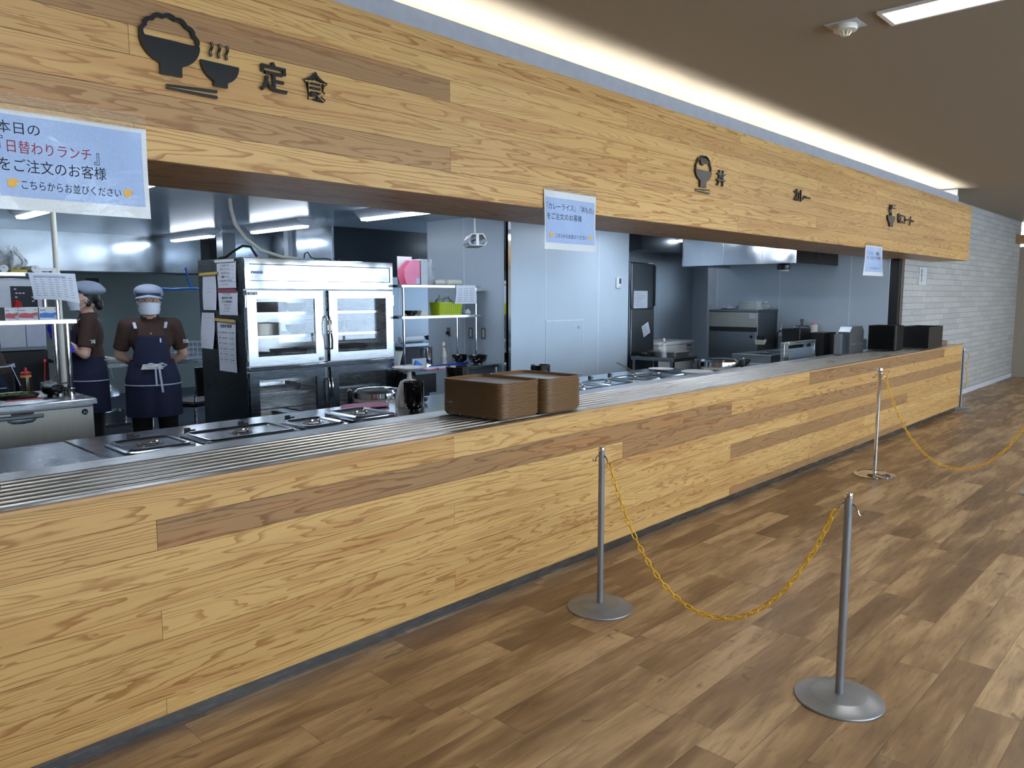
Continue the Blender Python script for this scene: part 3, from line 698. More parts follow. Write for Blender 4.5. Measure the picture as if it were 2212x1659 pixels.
# far end of the slide
t = thing('open_box', 'black open-topped box at the far end of the counter', 'box', (10.2, 0.24, 0.868))
mb = MB().box(-0.29, -0.15, 0, 0.29, 0.15, 0.006)
for a in ((-0.29, -0.15, 0.29, -0.144), (-0.29, 0.144, 0.29, 0.15), (-0.29, -0.144, -0.284, 0.144), (0.284, -0.144, 0.29, 0.144)): mb.box(a[0], a[1], 0.006, a[2], a[3], 0.25)
mb.build('body', 'black', t); 
t = thing('small_wooden_box', 'small low brown box with a clear end beside the black box', 'box', (10.72, 0.2, 0.868))
MB().rloft([(-0.13, -0.09, 0.08, 0.09, 0.01, 0), (-0.13, -0.09, 0.08, 0.09, 0.01, 0.055)]).build('body', plain('red_brown', (132, 84, 62), 0.5), t)
MB().box(0.082, -0.09, 0, 0.15, 0.09, 0.055).build('clear_end', 'acrylic', t)

# ================================================================== serving bench behind the counter (worktop height 0.80)
BZ = 0.80
b = thing('hot_well_bench', 'long steel bench with lidded food wells behind the tray slide', 'bench', (0, 0, 0))
mb = MB(); x0, x1 = 1.122, 6.35
mb.rloft([(x0, 0.605, x1, 1.51, 0.004, 0.765), (x0, 0.605, x1, 1.51, 0.004, BZ-0.004), (x0+0.003, 0.608, x1-0.003, 1.507, 0.004, BZ)], 2)
mb.build('worktop', 'steeltop', b); MB().box(x0+0.02, 0.64, 0.12, x1-0.02, 1.47, 0.764).build('body', 'steel', b)
for x in (x0+0.06, 3.7, x1-0.06):
    for y in (0.68, 1.43): MB().cyl((x, y, 0), (x, y, 0.12), 0.02, None, 12).build('leg', 'steel', b)
for x, y in ((1.37, 1.345), (1.63, 1.30), (1.92, 1.30), (2.2, 1.30), (5.05, 1.36), (5.34, 1.37)):
    MB().box(x-0.014, y-0.005, BZ, x+0.014, y+0.006, BZ+0.022).box(x+0.0145, y-0.008, BZ+0.004, x+0.04, y+0.002, BZ+0.012).build('lid_clip', 'black', b)
b2 = thing('plain_steel_bench', 'plain scuffed steel bench section at the left edge behind the slide', 'bench', (0, 0, 0))
MB().rloft([(-3.0, 0.605, 1.118, 1.51, 0.004, 0.755), (-3.0, 0.605, 1.118, 1.51, 0.004, 0.792), (-2.997, 0.608, 1.115, 1.507, 0.004, 0.796)], 2).build('worktop', steel('scuffed_steel', (176, 184, 192), 0.24, (3, 3, 1), 0, 0.12), b2)
MB().box(-2.98, 0.64, 0.12, 1.1, 1.47, 0.754).build('body', 'steel', b2)
for x in (-2.9, 1.04):
    for y in (0.68, 1.43): MB().cyl((x, y, 0), (x, y, 0.12), 0.02, None, 12).build('leg', 'steel', b2)
def lid(label, x0, y0, x1, y1, dz=0.0):
    t = thing('food_pan_lid', label, 'pan lid', ((x0+x1)/2, (y0+y1)/2, BZ+0.001)); a, b_ = (x1-x0)/2, (y1-y0)/2
    def s_(i, z, r=0.04): return (-a+i, -b_+i, a-i, b_-i, max(0.008, r-i*0.5), z)
    MB().rloft([s_(-0.012, 0), s_(-0.012, 0.006+dz), s_(0.004, 0.009+dz), s_(0.012, 0.016+dz), s_(0.022, 0.0165+dz), s_(0.030, 0.009+dz), s_(0.05, 0.008+dz)], 5).build('plate', 'steeltop', t, 25)
    mb = MB().lathe([(0.058, 0.0081+dz), (0.060, 0.0095+dz), (0.054, 0.010+dz), (0.045, 0.0085+dz)], 28, (0, 0, 0))
    mb.build('knob_recess', 'chrome', t, 40)
    MB().tube([(-0.042, 0, 0.009+dz), (-0.03, 0, 0.017+dz), (0, 0, 0.020+dz), (0.03, 0, 0.017+dz), (0.042, 0, 0.009+dz)], 0.0055, 8).build('handle', 'chrome', t)
lid('steel pan lid at the left end of the food wells, nearest the seam', 1.215, 0.92, 1.505, 1.235)
lid('widest steel pan lid, second food well from the seam', 1.56, 0.90, 2.04, 1.22)
lid('steel pan lid, third food well from the seam', 2.085, 0.90, 2.345, 1.20)
lid('steel pan lid sitting a little raised in front of the pink cloth', 2.39, 0.88, 2.655, 1.22, 0.018)
lid('steel pan lid just right of the tray stacks, partly hidden by them', 4.36, 0.86, 4.64, 1.19)
lid('steel pan lid, second one right of the tray stacks', 4.70, 0.86, 5.02, 1.20)
lid('steel pan lid, third one right of the tray stacks', 5.12, 0.88, 5.42, 1.23)
lid('steel pan lid farthest right, beside the white plate', 5.50, 0.90, 5.84, 1.26)
# pink cloth
def cl(u, v):
    x, y = (u-0.5)*0.30, (v-0.5)*0.19
    return (x+0.02*v, y+0.05*u, 0.006+0.005*math.sin(5*u+3*v)*math.sin(4*v)+0.003*(1 if u > 0.5 else 0))
solo('folded_cloth', MB().sheet(cl, 14, 10, 0.006), 'pink', 'pink folded cloth on the steel bench behind the raised lid', 'cloth', (2.765, 1.36, BZ+0.004), -0.45)
# scale
t = thing('kitchen_scale', 'white upright kitchen scale with a round pan on top', 'scale', (3.00, 1.20, BZ+0.001), -0.5)
MB().rloft([(-0.085, -0.07, 0.085, 0.07, 0.02, 0), (-0.085, -0.07, 0.085, 0.07, 0.02, 0.03), (-0.07, -0.06, 0.07, 0.06, 0.025, 0.11), (-0.055, -0.05, 0.055, 0.05, 0.03, 0.155), (-0.03, -0.03, 0.03, 0.03, 0.02, 0.17)], 5).build('body', 'white', t)
MB().lathe([(0.018, 0.168), (0.014, 0.19), (0.014, 0.215), (0.022, 0.222), (0.075, 0.231), (0.106, 0.244), (0.108, 0.249), (0.1, 0.247), (0.07, 0.238), (0, 0.234)], 32).build('pan', 'white', t)
MB().box(-0.045, -0.073, 0.05, 0.045, -0.0655, 0.12).build('dial', 'papergrey', t); MB().box(0.02, -0.076, 0.03, 0.03, -0.0705, 0.045).build('knob', 'black', t)
# bowls
def bowl_mesh(r, h, foot, fh, m='blacklac', inside=None):
    mb = MB(); pr = [(0.0, 0.002), (foot, 0), (foot, fh), (foot*1.02, fh+0.002)]
    for i in range(1, 9): a = i/8*PI/2; pr.append((foot+(r-foot)*math.sin(a)**0.8, fh+(h-fh)*(1-math.cos(a))))
    pr += [(r-0.0035, h)]
    for i in range(7, 0, -1): a = i/8*PI/2; pr.append((foot+(r-foot)*math.sin(a)**0.8-0.004, fh+0.004+(h-fh-0.004)*(1-math.cos(a))))
    pr += [(0.0, fh+0.004)]
    return mb.lathe(pr, 32)
bm = bowl_mesh(0.062, 0.075, 0.034, 0.016).mesh('soup_bowl', 'blacklac', 40)
def pile(mesh, name, x, y, z, n, dz, where, cat_, label, toplabel):
    for i in range(n):
        o = bpy.data.objects.new(name, mesh); COL.objects.link(o); o.location = (x+random.uniform(-.001, .001), y+random.uniform(-.001, .001), z+i*dz)
        tag(o, toplabel if i == n-1 else label, cat_, where)
pile(bm, 'soup_bowl', 2.86, 0.985, BZ+0.001, 9, 0.0135, 'short stack of black bowls by the scale', 'bowl', 'black bowl under the top one in the short stack before the white scale', 'topmost black bowl of the short stack before the white scale')
bm2 = bowl_mesh(0.07, 0.085, 0.036, 0.018).mesh('rice_bowl', 'blacklac', 40)
pile(bm2, 'rice_bowl', 3.135, 0.90, BZ+0.001, 14, 0.0135, 'tall stack of black bowls by the trays', 'bowl', 'black bowl under the top one in the tall stack behind the trays', 'topmost black bowl of the tall stack behind the trays')
pile(bm2, 'rice_bowl', 4.02, 1.0, BZ+0.001, 10, 0.0135, 'stack of black bowls hidden by the right trays', 'bowl', 'black bowl of the stack hidden behind the right tray stack', 'black bowl whose rim just shows above the right tray stack')
t = thing('ladle', 'dark ladle leaning out beside the tall stack of black bowls', 'ladle', (3.16, 1.22, BZ+0.001))
MB().tube([(0, 0.05, 0.02), (-0.005, 0.05, 0.10), (-0.05, 0.08, 0.17), (-0.12, 0.12, 0.21)], 0.006, 8).build('handle', 'black', t)
MB().lathe([(0.0, 0.0), (0.03, 0.008), (0.042, 0.03), (0.039, 0.03), (0.027, 0.012), (0, 0.005)], 20, (0, 0.05, 0)).build('bowl', 'black', t)
def warmer(label, x, y, z, r, h, rz, zb=0.0):
    t = thing('rice_warmer', label, 'rice warmer', (x, y, 0), rz)
    MB().lathe([(r*0.9, zb), (r*0.93, z-h-0.06), (r*0.93, z-h)], 36).build('body', 'steel', t)
    MB().lathe([(r*0.93, z-h+0.0005), (r*1.03, z-h+0.004), (r*1.03, z-h+0.02), (r*0.93, z-h+0.024)], 36).build('rim', 'offwhite', t)
    MB().lathe([(r*0.95, z-h+0.0242), (r*0.98, z-h*0.72), (r*0.96, z-h*0.3), (r*0.85, z-h*0.1), (r*0.5, z), (0, z+0.002)], 36).build('lid', 'chrome', t)
    MB().box(-r*1.22, -0.06, z-h-0.05, -r*1.04, 0.06, z-h*0.1).build('handle', 'black', t, 35, 0.012)
    MB().box(r*1.04, -0.06, z-h-0.05, r*1.22, 0.06, z-h*0.1).build('hinge', 'black', t, 35, 0.012)
MB_stand = thing('warmer_stand', 'low steel stand under the right rice warmer', 'stand', (6.63, 1.02, 0))
MB().box(-0.26, -0.26, 0.5, 0.26, 0.26, 0.53).build('top', 'steel', MB_stand)
for sx in (-1, 1):
    for sy in (-1, 1): MB().cyl((sx*0.23, sy*0.23, 0), (sx*0.23, sy*0.23, 0.4995), 0.016, None, 10).build('leg', 'steel', MB_stand)
warmer('large shiny rice warmer with black handle near the right end of the slide', 6.63, 1.02, 0.90, 0.19, 0.105, -0.75, 0.531)
warmer('shiny rice warmer mostly hidden behind the white scale', 3.18, 1.78, 0.855, 0.17, 0.09, -0.6)
t = thing('white_plate', 'white plate resting beside the rightmost pan lid', 'plate', (6.02, 1.28, BZ+0.001)); MB().lathe([(0.0, 0), (0.06, 0.001), (0.065, 0.004), (0.115, 0.02), (0.116, 0.023), (0.11, 0.022), (0.06, 0.007), (0, 0.006)], 32).build('dish', 'white', t)
solo('steel_tongs', MB().tube([(0, 0, 0.004), (0.08, 0.03, 0.05), (0.17, 0.06, 0.10)], 0.006, 8), 'chrome', 'thin steel handle sticking up behind the right pan lids', 'tongs', (5.68, 1.33, BZ+0.002), 2.2)
solo('round_pot_cover', MB().lathe([(0.15, 0), (0.152, 0.006), (0.13, 0.012), (0, 0.016)], 32), 'white', 'large round white cover lying right of the pan lids', 'cover', (6.16, 0.98, BZ+0.001))

# ================================================================== undercounter refrigerator at the left, with over-shelf
def wire_text_lines(mb, x0, x1, zs, y, rnd, h=0.004, mi=0, cols=1):
    for z in zs:
        for c in range(cols):
            a = x0+(x1-x0)*c/cols; wd = (x1-x0)/cols*(0.45+0.4*rnd.random()); p = a
            while p < a+wd:
                q = p+0.004+0.012*rnd.random(); mb.box(p, y-0.0004, z, min(q, a+wd), y, z+h); p = q+0.003
t = thing('undercounter_fridge', 'steel undercounter refrigerator with a long recessed handle at the left', 'refrigerator', (0, 3.1, 0))
fx0, fx1 = 0.45, 1.785
MB().rloft([(fx0, 0, fx1, 0.75, 0.008, 0.762), (fx0, 0, fx1, 0.75, 0.01, 0.792), (fx0+0.008, 0.01, fx1-0.008, 0.745, 0.01, 0.80)], 3).build('worktop', 'steel', t)
MB().box(fx0+0.02, 0.045, 0.12, fx1-0.02, 0.73, 0.760).build('body', 'steeldark', t)
d = MB().box(0.90, 0.02, 0.16, fx1-0.025, 0.044, 0.745).build('door', 'steelwarm', t, 35, 0.004)
def badge_bird(o, x, y, z, r):
    MB().tube([(x, y, z), (x, y-0.003, z)], [r, r], 28).build('badge', 'apron', o, label='round dark blue badge')
    mb = MB()
    mb.prism([(x-0.55*r, z-0.45*r), (x-0.15*r, z-0.5*r), (x-0.05*r, z+0.1*r), (x-0.2*r, z+0.5*r), (x-0.38*r, z+0.35*r), (x-0.3*r, z)], (0, y-0.0032, 0), EX, EZ, 0.0008)
    mb.prism([(x+0.05*r, z-0.5*r), (x+0.6*r, z-0.35*r), (x+0.55*r, z), (x+0.25*r, z+0.15*r)], (0, y-0.0032, 0), EX, EZ, 0.0008)
    mb.build('badge_mark', plain('pale_blue_mark', (176, 204, 236), 0.5), o)
badge_bird(d, 1.705, 0.0195, 0.709, 0.020)
MB().box(1.16, 0.005, 0.700, 1.455, 0.0195, 0.728).build('handle', 'steeldark', d, 35, 0.006)
MB().loft([(1.33, 0.018, 0.669, 0.005, 0.0015), (1.33, 0.018, 0.675, 0.06, 0.003), (1.33, 0.018, 0.69, 0.08, 0.004), (1.33, 0.018, 0.699, 0.085, 0.004)], 24).build('handle_scoop', 'steel', d)
MB().box(1.27, 0.017, 0.729, 1.40, 0.0195, 0.741).build('handle_recess', 'black', d, 35, 0.004)
MB().box(fx0+0.02, 0.02, 0.16, 0.89, 0.044, 0.745).build('door', 'steelwarm', t, 35, 0.004)
for x in (fx0+0.06, fx1-0.06):
    for y in (0.1, 0.68): MB().cyl((x, y, 0), (x, y, 0.12), 0.02, None, 12).build('leg', 'steel', t)

sh = thing('overshelf', 'two-tier steel over-shelf standing on the undercounter refrigerator', 'shelf', (0, 3.1, 0.801))
for nm, y0, y1, x1, z0, z1 in (('lower_shelf', 0.22, 0.60, 1.755, 0.508, 0.535), ('upper_shelf', 0.22, 0.60, 1.68, 0.83, 0.853)):
    MB().rloft([(0.46, y0, x1, y1, 0.004, z0), (0.46, y0, x1, y1, 0.004, z1)], 2).build(nm, 'steel', sh)
for x, y, in ((1.70, 0.27), (1.70, 0.55), (0.52, 0.27), (0.52, 0.55)):
    mb = MB().cyl((x, y, 0), (x, y, 0.507), 0.019, None, 16).lathe([(0.026, 0.0), (0.026, 0.05), (0.02, 0.055)], 16, (x, y, 0))
    if x < 1: mb.cyl((x, y, 0.5355), (x, y, 0.829), 0.016, None, 12)
    else: mb.cyl((x-0.05, y, 0.5355), (x-0.05, y, 0.829), 0.016, None, 12)
    mb.build('post', 'chrome', sh)
# white pipe from ceiling to bench back
solo('white_pipe', MB().tube([(1.80, 3.86, KZ), (1.80, 3.86, 0.805)], 0.02, 12), 'offwhite', 'white plastic pipe running down from the ceiling by the over-shelf', 'pipe')
# cartons of gloves on the lower shelf
def carton(label, x, y, z, wd, dp, h, col, band):
    t = thing('glove_carton', label, 'carton', (x, y, z))
    MB().box(0, 0, 0, wd, dp, h).build('body', 'white', t, 0)
    mb = MB().prism([(0.002, h*0.18), (wd-0.002, h*0.12), (wd-0.002, h*0.62), (wd*0.6, h*0.52), (wd*0.3, h*0.58), (0.002, h*0.5)], (0, -0.0003, 0), EX, EZ, 0.0006); mb.build('printed_band', col, t, 0)
    MB().box(wd*0.76, -0.0016, h*0.06, wd*0.95, -0.0009, h*0.34).build('printed_panel', 'papergrey', t, 0)
    mb = MB(); mb.box(wd*0.05, -0.0016, h*0.74, wd*0.35, -0.0009, h*0.8).box(wd*0.8, -0.0016, h*0.78, wd*0.92, -0.0009, h*0.84); mb.build('lettering', 'inkgrey', t, 0)
carton('red and white carton at the left end of the lower over-shelf', 1.335, 3.36, 1.3365, 0.075, 0.2, 0.085, 'redprint', 1)
carton('red and white carton between the other red one and the blue one', 1.413, 3.36, 1.3365, 0.115, 0.2, 0.085, 'redprint', 1)
carton('blue and white carton on the lower over-shelf', 1.535, 3.36, 1.3365, 0.118, 0.2, 0.085, 'blue', 1)
solo('red_glove_tip', MB().rloft([(-0.03, -0.02, 0.03, 0.02, 0.01, 0), (-0.02, -0.01, 0.03, 0.012, 0.006, 0.03), (-0.004, -0.004, 0.012, 0.004, 0.003, 0.05)], 3), 'red', 'crumpled red wrapping on top of the red cartons', 'wrapping', (1.43, 3.46, 1.422), 0.3)
# things on the upper shelf
def roll(label, x, y, z, r, L, rz):
    t = thing('film_roll', label, 'roll', (x, y, z+r), rz)
    MB().tube([(0, 0, 0), (0, L, 0)], [r, r], 24).build('film', 'offwhite', t); mb = MB().tube([(0, -0.004, 0), (0, 0.0001, 0)], [r*1.02, r*1.02], 24, 0); mb.build('end_cap', 'white', t)
    MB().box(-r*0.35, -0.0052, r*0.25, r*0.2, -0.0043, r*0.4).build('slot', 'ink', t, 0)
roll('round white roll end at the left of the upper over-shelf', 1.345, 3.335, 1.6545, 0.024, 0.25, 0)
roll('round white roll end right of the yellow packet', 1.525, 3.335, 1.6545, 0.024, 0.25, 0)
solo('yellow_packet', MB().rloft([(-0.05, -0.1, 0.05, 0.1, 0.006, 0), (-0.05, -0.1, 0.05, 0.1, 0.006, 0.018), (-0.045, -0.1, 0.045, 0.1, 0.006, 0.02)], 2), plain('mustard', (190, 168, 30), 0.45), 'flat yellow packet between two white rolls on the upper shelf', 'packet', (1.435, 3.45, 1.6545))
t = thing('white_carton', 'white printed carton beside the white pipe on the upper shelf', 'carton', (1.56, 3.40, 1.6545)); MB().box(0, 0, 0, 0.11, 0.2, 0.035).build('body', 'white', t, 0)
mb = MB().box(0.02, -0.001, 0.006, 0.055, 0, 0.012, 0).box(0.06, -0.001, 0.005, 0.082, 0, 0.014, 0); mb.build('lettering', 'ink', t, 0)
def bagfn(rx, ry, h, sd):
    def f(u, v):
        a = 2*PI*u; k = (0.55+0.45*math.sin(PI*min(1, v*1.15+0.05)))*(1+0.12*math.sin(5*a+sd)+0.08*math.sin(9*a+7*v))
        return (rx*k*math.cos(a), ry*k*math.sin(a), h*v*(1+0.1*math.sin(3*a)))
    return f
solo('clear_bag', MB().sheet(bagfn(0.115, 0.1, 0.15, 1.0), 40, 14), 'bag', 'crumpled clear plastic bag of bowls on the upper over-shelf', 'bag', (1.40, 3.52, 1.676))
pile(bowl_mesh(0.055, 0.05, 0.03, 0.008).mesh('clear_bowl', 'acrylic', 40), 'clear_bowl', 1.375, 3.53, 1.679, 3, 0.02, 'clear bowls in the bag', 'bowl', 'clear plastic bowl nested inside the clear bag', 'topmost clear plastic bowl inside the clear bag')
t = thing('paper_sheet', 'white price sheet clipped to the upper over-shelf, its lower corner curling', 'paper', (1.47, 3.30, 1.652))
def ps(off):
    return lambda u, v: (0.285*u+0.022*v*(1-u)+0.016*v*u, -off-0.015*math.sin(PI*v)*(1-u)-0.01*v, -(0.178+0.028*u)*v+0.012*math.sin(3*u)*v)
MB().sheet(lambda u, v: ps(0)(u, 1-v), 12, 8, 0.0006).build('sheet', 'paper', t, 60)
rnd = random.Random(4); mb = MB()
for c in range(3):
    for r in range(9):
        u0 = 0.07+c*0.31; v0 = 0.16+r*0.085
        for q in range(2): mb.box(u0+q*0.14, 0, v0, u0+q*0.14+0.05+0.05*rnd.random(), 0.0001, v0+0.014)
f = ps(0.0012); mb.v = [tuple(Vector(f(p[0], p[2]))-Vector((0, p[1]*3, 0))) for p in mb.v]; mb.build('lettering', 'inkgrey', t, 0)
MB().rloft([(0.03, -0.008, 0.22, -0.002, 0.002, -0.03), (0.03, -0.008, 0.22, -0.002, 0.002, -0.018)], 2).build('magnet_bar', 'ribbon', t)
# things on the refrigerator top
def bottle(name, label, x, y, z, prof, cap, bmat, cmat, z0, lab=None):
    t = thing(name, label, 'bottle', (x, y, z)); MB().lathe(prof, 24).build('body', bmat, t, 40); MB().lathe(cap, 20, (0, 0, z0)).build('cap', cmat, t, 40)
    if lab: MB().lathe(lab[0], 24).build('label_band', lab[1], t)
    return t
bottle('sauce_bottle', 'squeeze bottle of amber sauce with a white cap', 1.22, 3.42, 0.801, [(0, 0), (0.040, 0), (0.041, 0.02), (0.034, 0.10), (0.031, 0.135), (0.029, 0.142)], [(0.033, 0), (0.033, 0.015), (0.014, 0.018), (0.009, 0.045), (0, 0.047)], 'amber', 'white', 0.1421)
bottle('sauce_bottle', 'dark sauce bottle with a red cone cap', 1.53, 3.78, 0.801, [(0, 0), (0.034, 0), (0.034, 0.11), (0.030, 0.13)], [(0.033, 0), (0.034, 0.018), (0.012, 0.022), (0.009, 0.05), (0, 0.055)], 'darksauce', 'red', 0.1301, ([(0.0345, 0.112), (0.035, 0.128)], 'orange'))
solo('red_spoon', MB().tube([(0, 0, 0), (0.01, 0, 0.14)], 0.004, 8).ball((0.011, 0, 0.155), 0.011, 0.006, 0.016, 12, 8), 'red', 'small red spoon standing behind the dark sauce bottle', 'spoon', (1.66, 3.83, 0.865))
t = thing('steel_cup', 'small steel cup holding the red spoon', 'cup', (1.66, 3.83, 0.801)); MB().lathe([(0, 0), (0.026, 0), (0.03, 0.06), (0.028, 0.06), (0.024, 0.003), (0, 0.003)], 24).build('body', 'steel', t)
tb = thing('black_bowl', 'black bowl with cling film and tongs on the undercounter refrigerator', 'bowl', (1.60, 3.42, 0.801)); bowl_mesh(0.072, 0.068, 0.036, 0.014).build('body', 'blacklac', tb, 40)
solo('cling_film', MB().sheet(bagfn(0.05, 0.045, 0.05, 2.0), 28, 8), 'bag', 'crumpled cling film rising out of the black bowl', 'cling film', (1.585, 3.42, 0.862))
solo('tongs', MB().tube([(-0.02, 0, 0.002), (0.06, 0, 0.022), (0.085, 0, 0.026)], 0.003, 6).tube([(-0.02, 0.012, 0.0), (0.06, 0.010, 0.014), (0.085, 0.004, 0.017)], 0.003, 6), 'chrome', 'steel tongs lying across the black bowl', 'tongs', (1.60, 3.36, 0.872))
solo('steel_cup', MB().lathe([(0, 0), (0.022, 0), (0.024, 0.055), (0.022, 0.055), (0.02, 0.003), (0, 0.003)], 24), 'steel', 'small steel cup right of the black bowl', 'cup', (1.70, 3.47, 0.801))
t = thing('food_tray', 'black tray of chopped greens beside the amber sauce bottle', 'tray', (1.40, 3.52, 0.801)); MB().rloft([(-0.11, -0.08, 0.11, 0.08, 0.02, 0), (-0.13, -0.095, 0.13, 0.095, 0.03, 0.025), (-0.12, -0.085, 0.12, 0.085, 0.025, 0.024), (-0.1, -0.07, 0.1, 0.07, 0.02, 0.006)], 4).build('body', 'black', t)
mb = MB(); rnd = random.Random(8)
for i in range(90): mb.ball((rnd.uniform(-.09, .09), rnd.uniform(-.06, .06), 0.013+rnd.random()*0.016), 0.012*rnd.random()+0.005, 0.004, 0.003, 6, 4)
o = mb.build('chopped_greens', 'green', t); o['kind'] = 'stuff'
solo('chopsticks', MB().tube([(-0.11, 0, 0.004), (0.11, 0.01, 0.004)], 0.0032, 6).tube([(-0.11, 0.008, 0.004), (0.11, 0.022, 0.004)], 0.0032, 6), 'red', 'pair of red chopsticks before the black food tray', 'chopsticks', (1.40, 3.32, 0.801))
solo('blue_cloth', MB().sheet(lambda u, v: (u*0.1, v*0.07, 0.004+0.015*math.sin(4*u)*math.sin(3*v)**2), 8, 6, 0.004), 'blue', 'small blue cloth at the left edge beside the amber bottle', 'cloth', (1.08, 3.36, 0.803))
solo('white_board', MB().rloft([(-0.11, -0.06, 0.11, 0.06, 0.008, 0), (-0.11, -0.06, 0.11, 0.06, 0.008, 0.012)], 3), 'white', 'white board lying behind the black food tray', 'board', (1.42, 3.72, 0.801), 0.1)

# ================================================================== glass-door refrigerator
fx, fy, fw_, fd, fh = 3.05, 3.4, 1.53, 0.86, 1.815
t = thing('glass_door_refrigerator', 'tall steel refrigerator with two glass doors above and two below', 'refrigerator', (fx, fy, 0))
wl = 0.035
mb = MB().box(0, 0.03, 0.12, wl, fd, fh).box(fw_-wl, 0.03, 0.12, fw_, fd, fh).box(wl, fd-wl, 0.12, fw_-wl, fd, fh).box(wl, 0.03, 0.12, fw_-wl, fd-wl, 0.16).box(wl, 0.03, 1.545, fw_-wl, fd-wl, fh).box(0.745, 0.03, 0.16, 0.79, 0.07, 1.545).box(wl, 0.03, 0.855, fw_-wl, 0.07, 0.905)
mb.build('cabinet', steel('cabinet_steel', (112, 118, 122), 0.3, (1, 1, 30)), t)
MB().box(wl, fd-wl-0.004, 0.161, fw_-wl, fd-wl-0.001, 1.544).box(wl+0.001, 0.075, 0.161, wl+0.004, fd-wl-0.005, 1.544).box(fw_-wl-0.004, 0.075, 0.161, fw_-wl-0.001, fd-wl-0.005, 1.544).build('lining', 'steel', t)
p = MB().box(0.003, 0.004, 1.553, fw_-0.003, 0.0295, fh-0.002).build('top_panel', 'mirror', t, 35, 0.004)
MB().box(0.05, 0.001, 1.757, fw_-0.04, 0.0035, 1.764).box(0.05, 0.001, 1.622, fw_-0.04, 0.0035, 1.627).box(fw_-0.046, 0.001, 1.627, fw_-0.04, 0.0035, 1.757).build('trim_line', 'black', p, 0)
MB().box(0.062, 0.001, 1.684, 0.165, 0.0035, 1.702).build('name_plate', 'deepblue', p, 0)
MB().text('HOSHIZAKI', (0.082, 1.689, 0.160, 1.698), (0, 0.0005, 0), EX, EZ, 0.0006).text('▲', (0.066, 1.686, 0.079, 1.700), (0, 0.0005, 0), EX, EZ, 0.0006).build('lettering', 'white', p, 0)
MB().box(0.01, -0.004, 0.862, fw_-0.01, 0.0295, 0.898).build('middle_rail', 'chrome', t, 35, 0.006)
def gdoor(x0, x1, z0, z1, hx, hz0, hz1, dark):
    fr = 0.085; mm = 'steel' if not dark else steel('lower_door_steel', (96, 102, 108), 0.25, (1, 1, 30))
    mb = MB().box(x0, 0, z0, x0+fr, 0.028, z1).box(x1-fr, 0, z0, x1, 0.028, z1).box(x0+fr, 0, z0, x1-fr, 0.028, z0+fr*0.9).box(x0+fr, 0, z1-fr*0.8, x1-fr, 0.028, z1)
    d = mb.build('door', mm, t, 35)
    MB().box(x0+fr, 0.008, z0+fr*0.9, x1-fr, 0.012, z1-fr*0.8).build('pane', 'glass', d, 0)
    MB().tube([(hx, 0, hz1), (hx, -0.03, hz1), (hx, -0.045, hz1-0.05), (hx, -0.045, (hz0+hz1)/2), (hx+0.012, -0.038, hz0+0.08), (hx+0.014, -0.03, hz0), (hx+0.014, 0, hz0)], 0.0085, 10).build('handle', 'chrome', d)
    sx = x0 if hx > (x0+x1)/2 else x1
    for z in (z1-0.09, z0+0.09): MB().cyl((sx+(0.012 if sx == x1 else -0.008), 0.012, z-0.05), (sx+(0.012 if sx == x1 else -0.008), 0.012, z+0.05), 0.011, None, 12).build('hinge', 'chrome', d)
gdoor(0.012, 0.738, 0.908, 1.542, 0.752, 1.02, 1.31, False); gdoor(0.80, fw_-0.012, 0.908, 1.542, 0.786, 1.02, 1.31, False)
gdoor(0.012, 0.738, 0.17, 0.852, 0.752, 0.46, 0.75, True); gdoor(0.80, fw_-0.012, 0.17, 0.852, 0.786, 0.46, 0.75, True)
for x0, x1 in ((wl+0.006, 0.742), (0.793, fw_-wl-0.006)):
    for z in (1.335, 1.135, 0.94, 0.63, 0.38):
        MB().box(x0, 0.09, z, x1, fd-0.08, z+0.022).build('shelf', 'steel', t, 0)
for x in (0.05, fw_-0.05):
    for y in (0.09, fd-0.06): MB().cyl((x, y, 0), (x, y, 0.12), 0.022, None, 12).build('leg', 'steel', t)
mb = MB().box(0.013, -0.0012, 1.505, 0.11, -0.0002, 1.532); mb.build('sticker', 'papergrey', t, 0)
MB().box(0.675, -0.0012, 0.918, 0.732, -0.0002, 0.95).build('sticker', 'papergrey', t, 0)
mb = MB()
for x, z, a in ((0.028, 1.518, 1), (0.075, 1.516, 1), (0.69, 0.933, -1)): mb.prism([(x-0.008, z-0.008), (x+0.008, z-0.007), (x+0.004, z+0.002*a), (x+0.009, z+0.008), (x-0.003, z+0.004)], (0, -0.0014, 0), EX, EZ, 0.0006)
mb.build('sticker_mark', 'ink', t, 0)
# contents
def inside(name, label, cat_, mb, m, x, y, z): return solo(name, mb, m, label, cat_, (fx+x, fy+y, z+0.0015))
inside('black_pot', 'wide dark pot on the top shelf behind the left glass door', 'pot', MB().lathe([(0, 0), (0.15, 0), (0.165, 0.04), (0.165, 0.085), (0.158, 0.085), (0.15, 0.045), (0.14, 0.006), (0, 0.006)], 32), 'black', 0.38, 0.32, 1.357)
inside('mixing_bowl', 'dark bowl on the top shelf at the right of the left glass door', 'bowl', bowl_mesh(0.1, 0.075, 0.05, 0.01), 'black', 0.625, 0.3, 1.357)
inside('steel_pot', 'flat steel pot on the second shelf behind the left glass door', 'pot', MB().lathe([(0, 0), (0.19, 0), (0.195, 0.10), (0.188, 0.10), (0.183, 0.005), (0, 0.005)], 32), 'steelwarm', 0.28, 0.34, 1.157)
inside('strainer', 'dark strainer on the second shelf at the right of the left glass door', 'strainer', bowl_mesh(0.09, 0.08, 0.04, 0.01), 'black', 0.60, 0.25, 1.157)
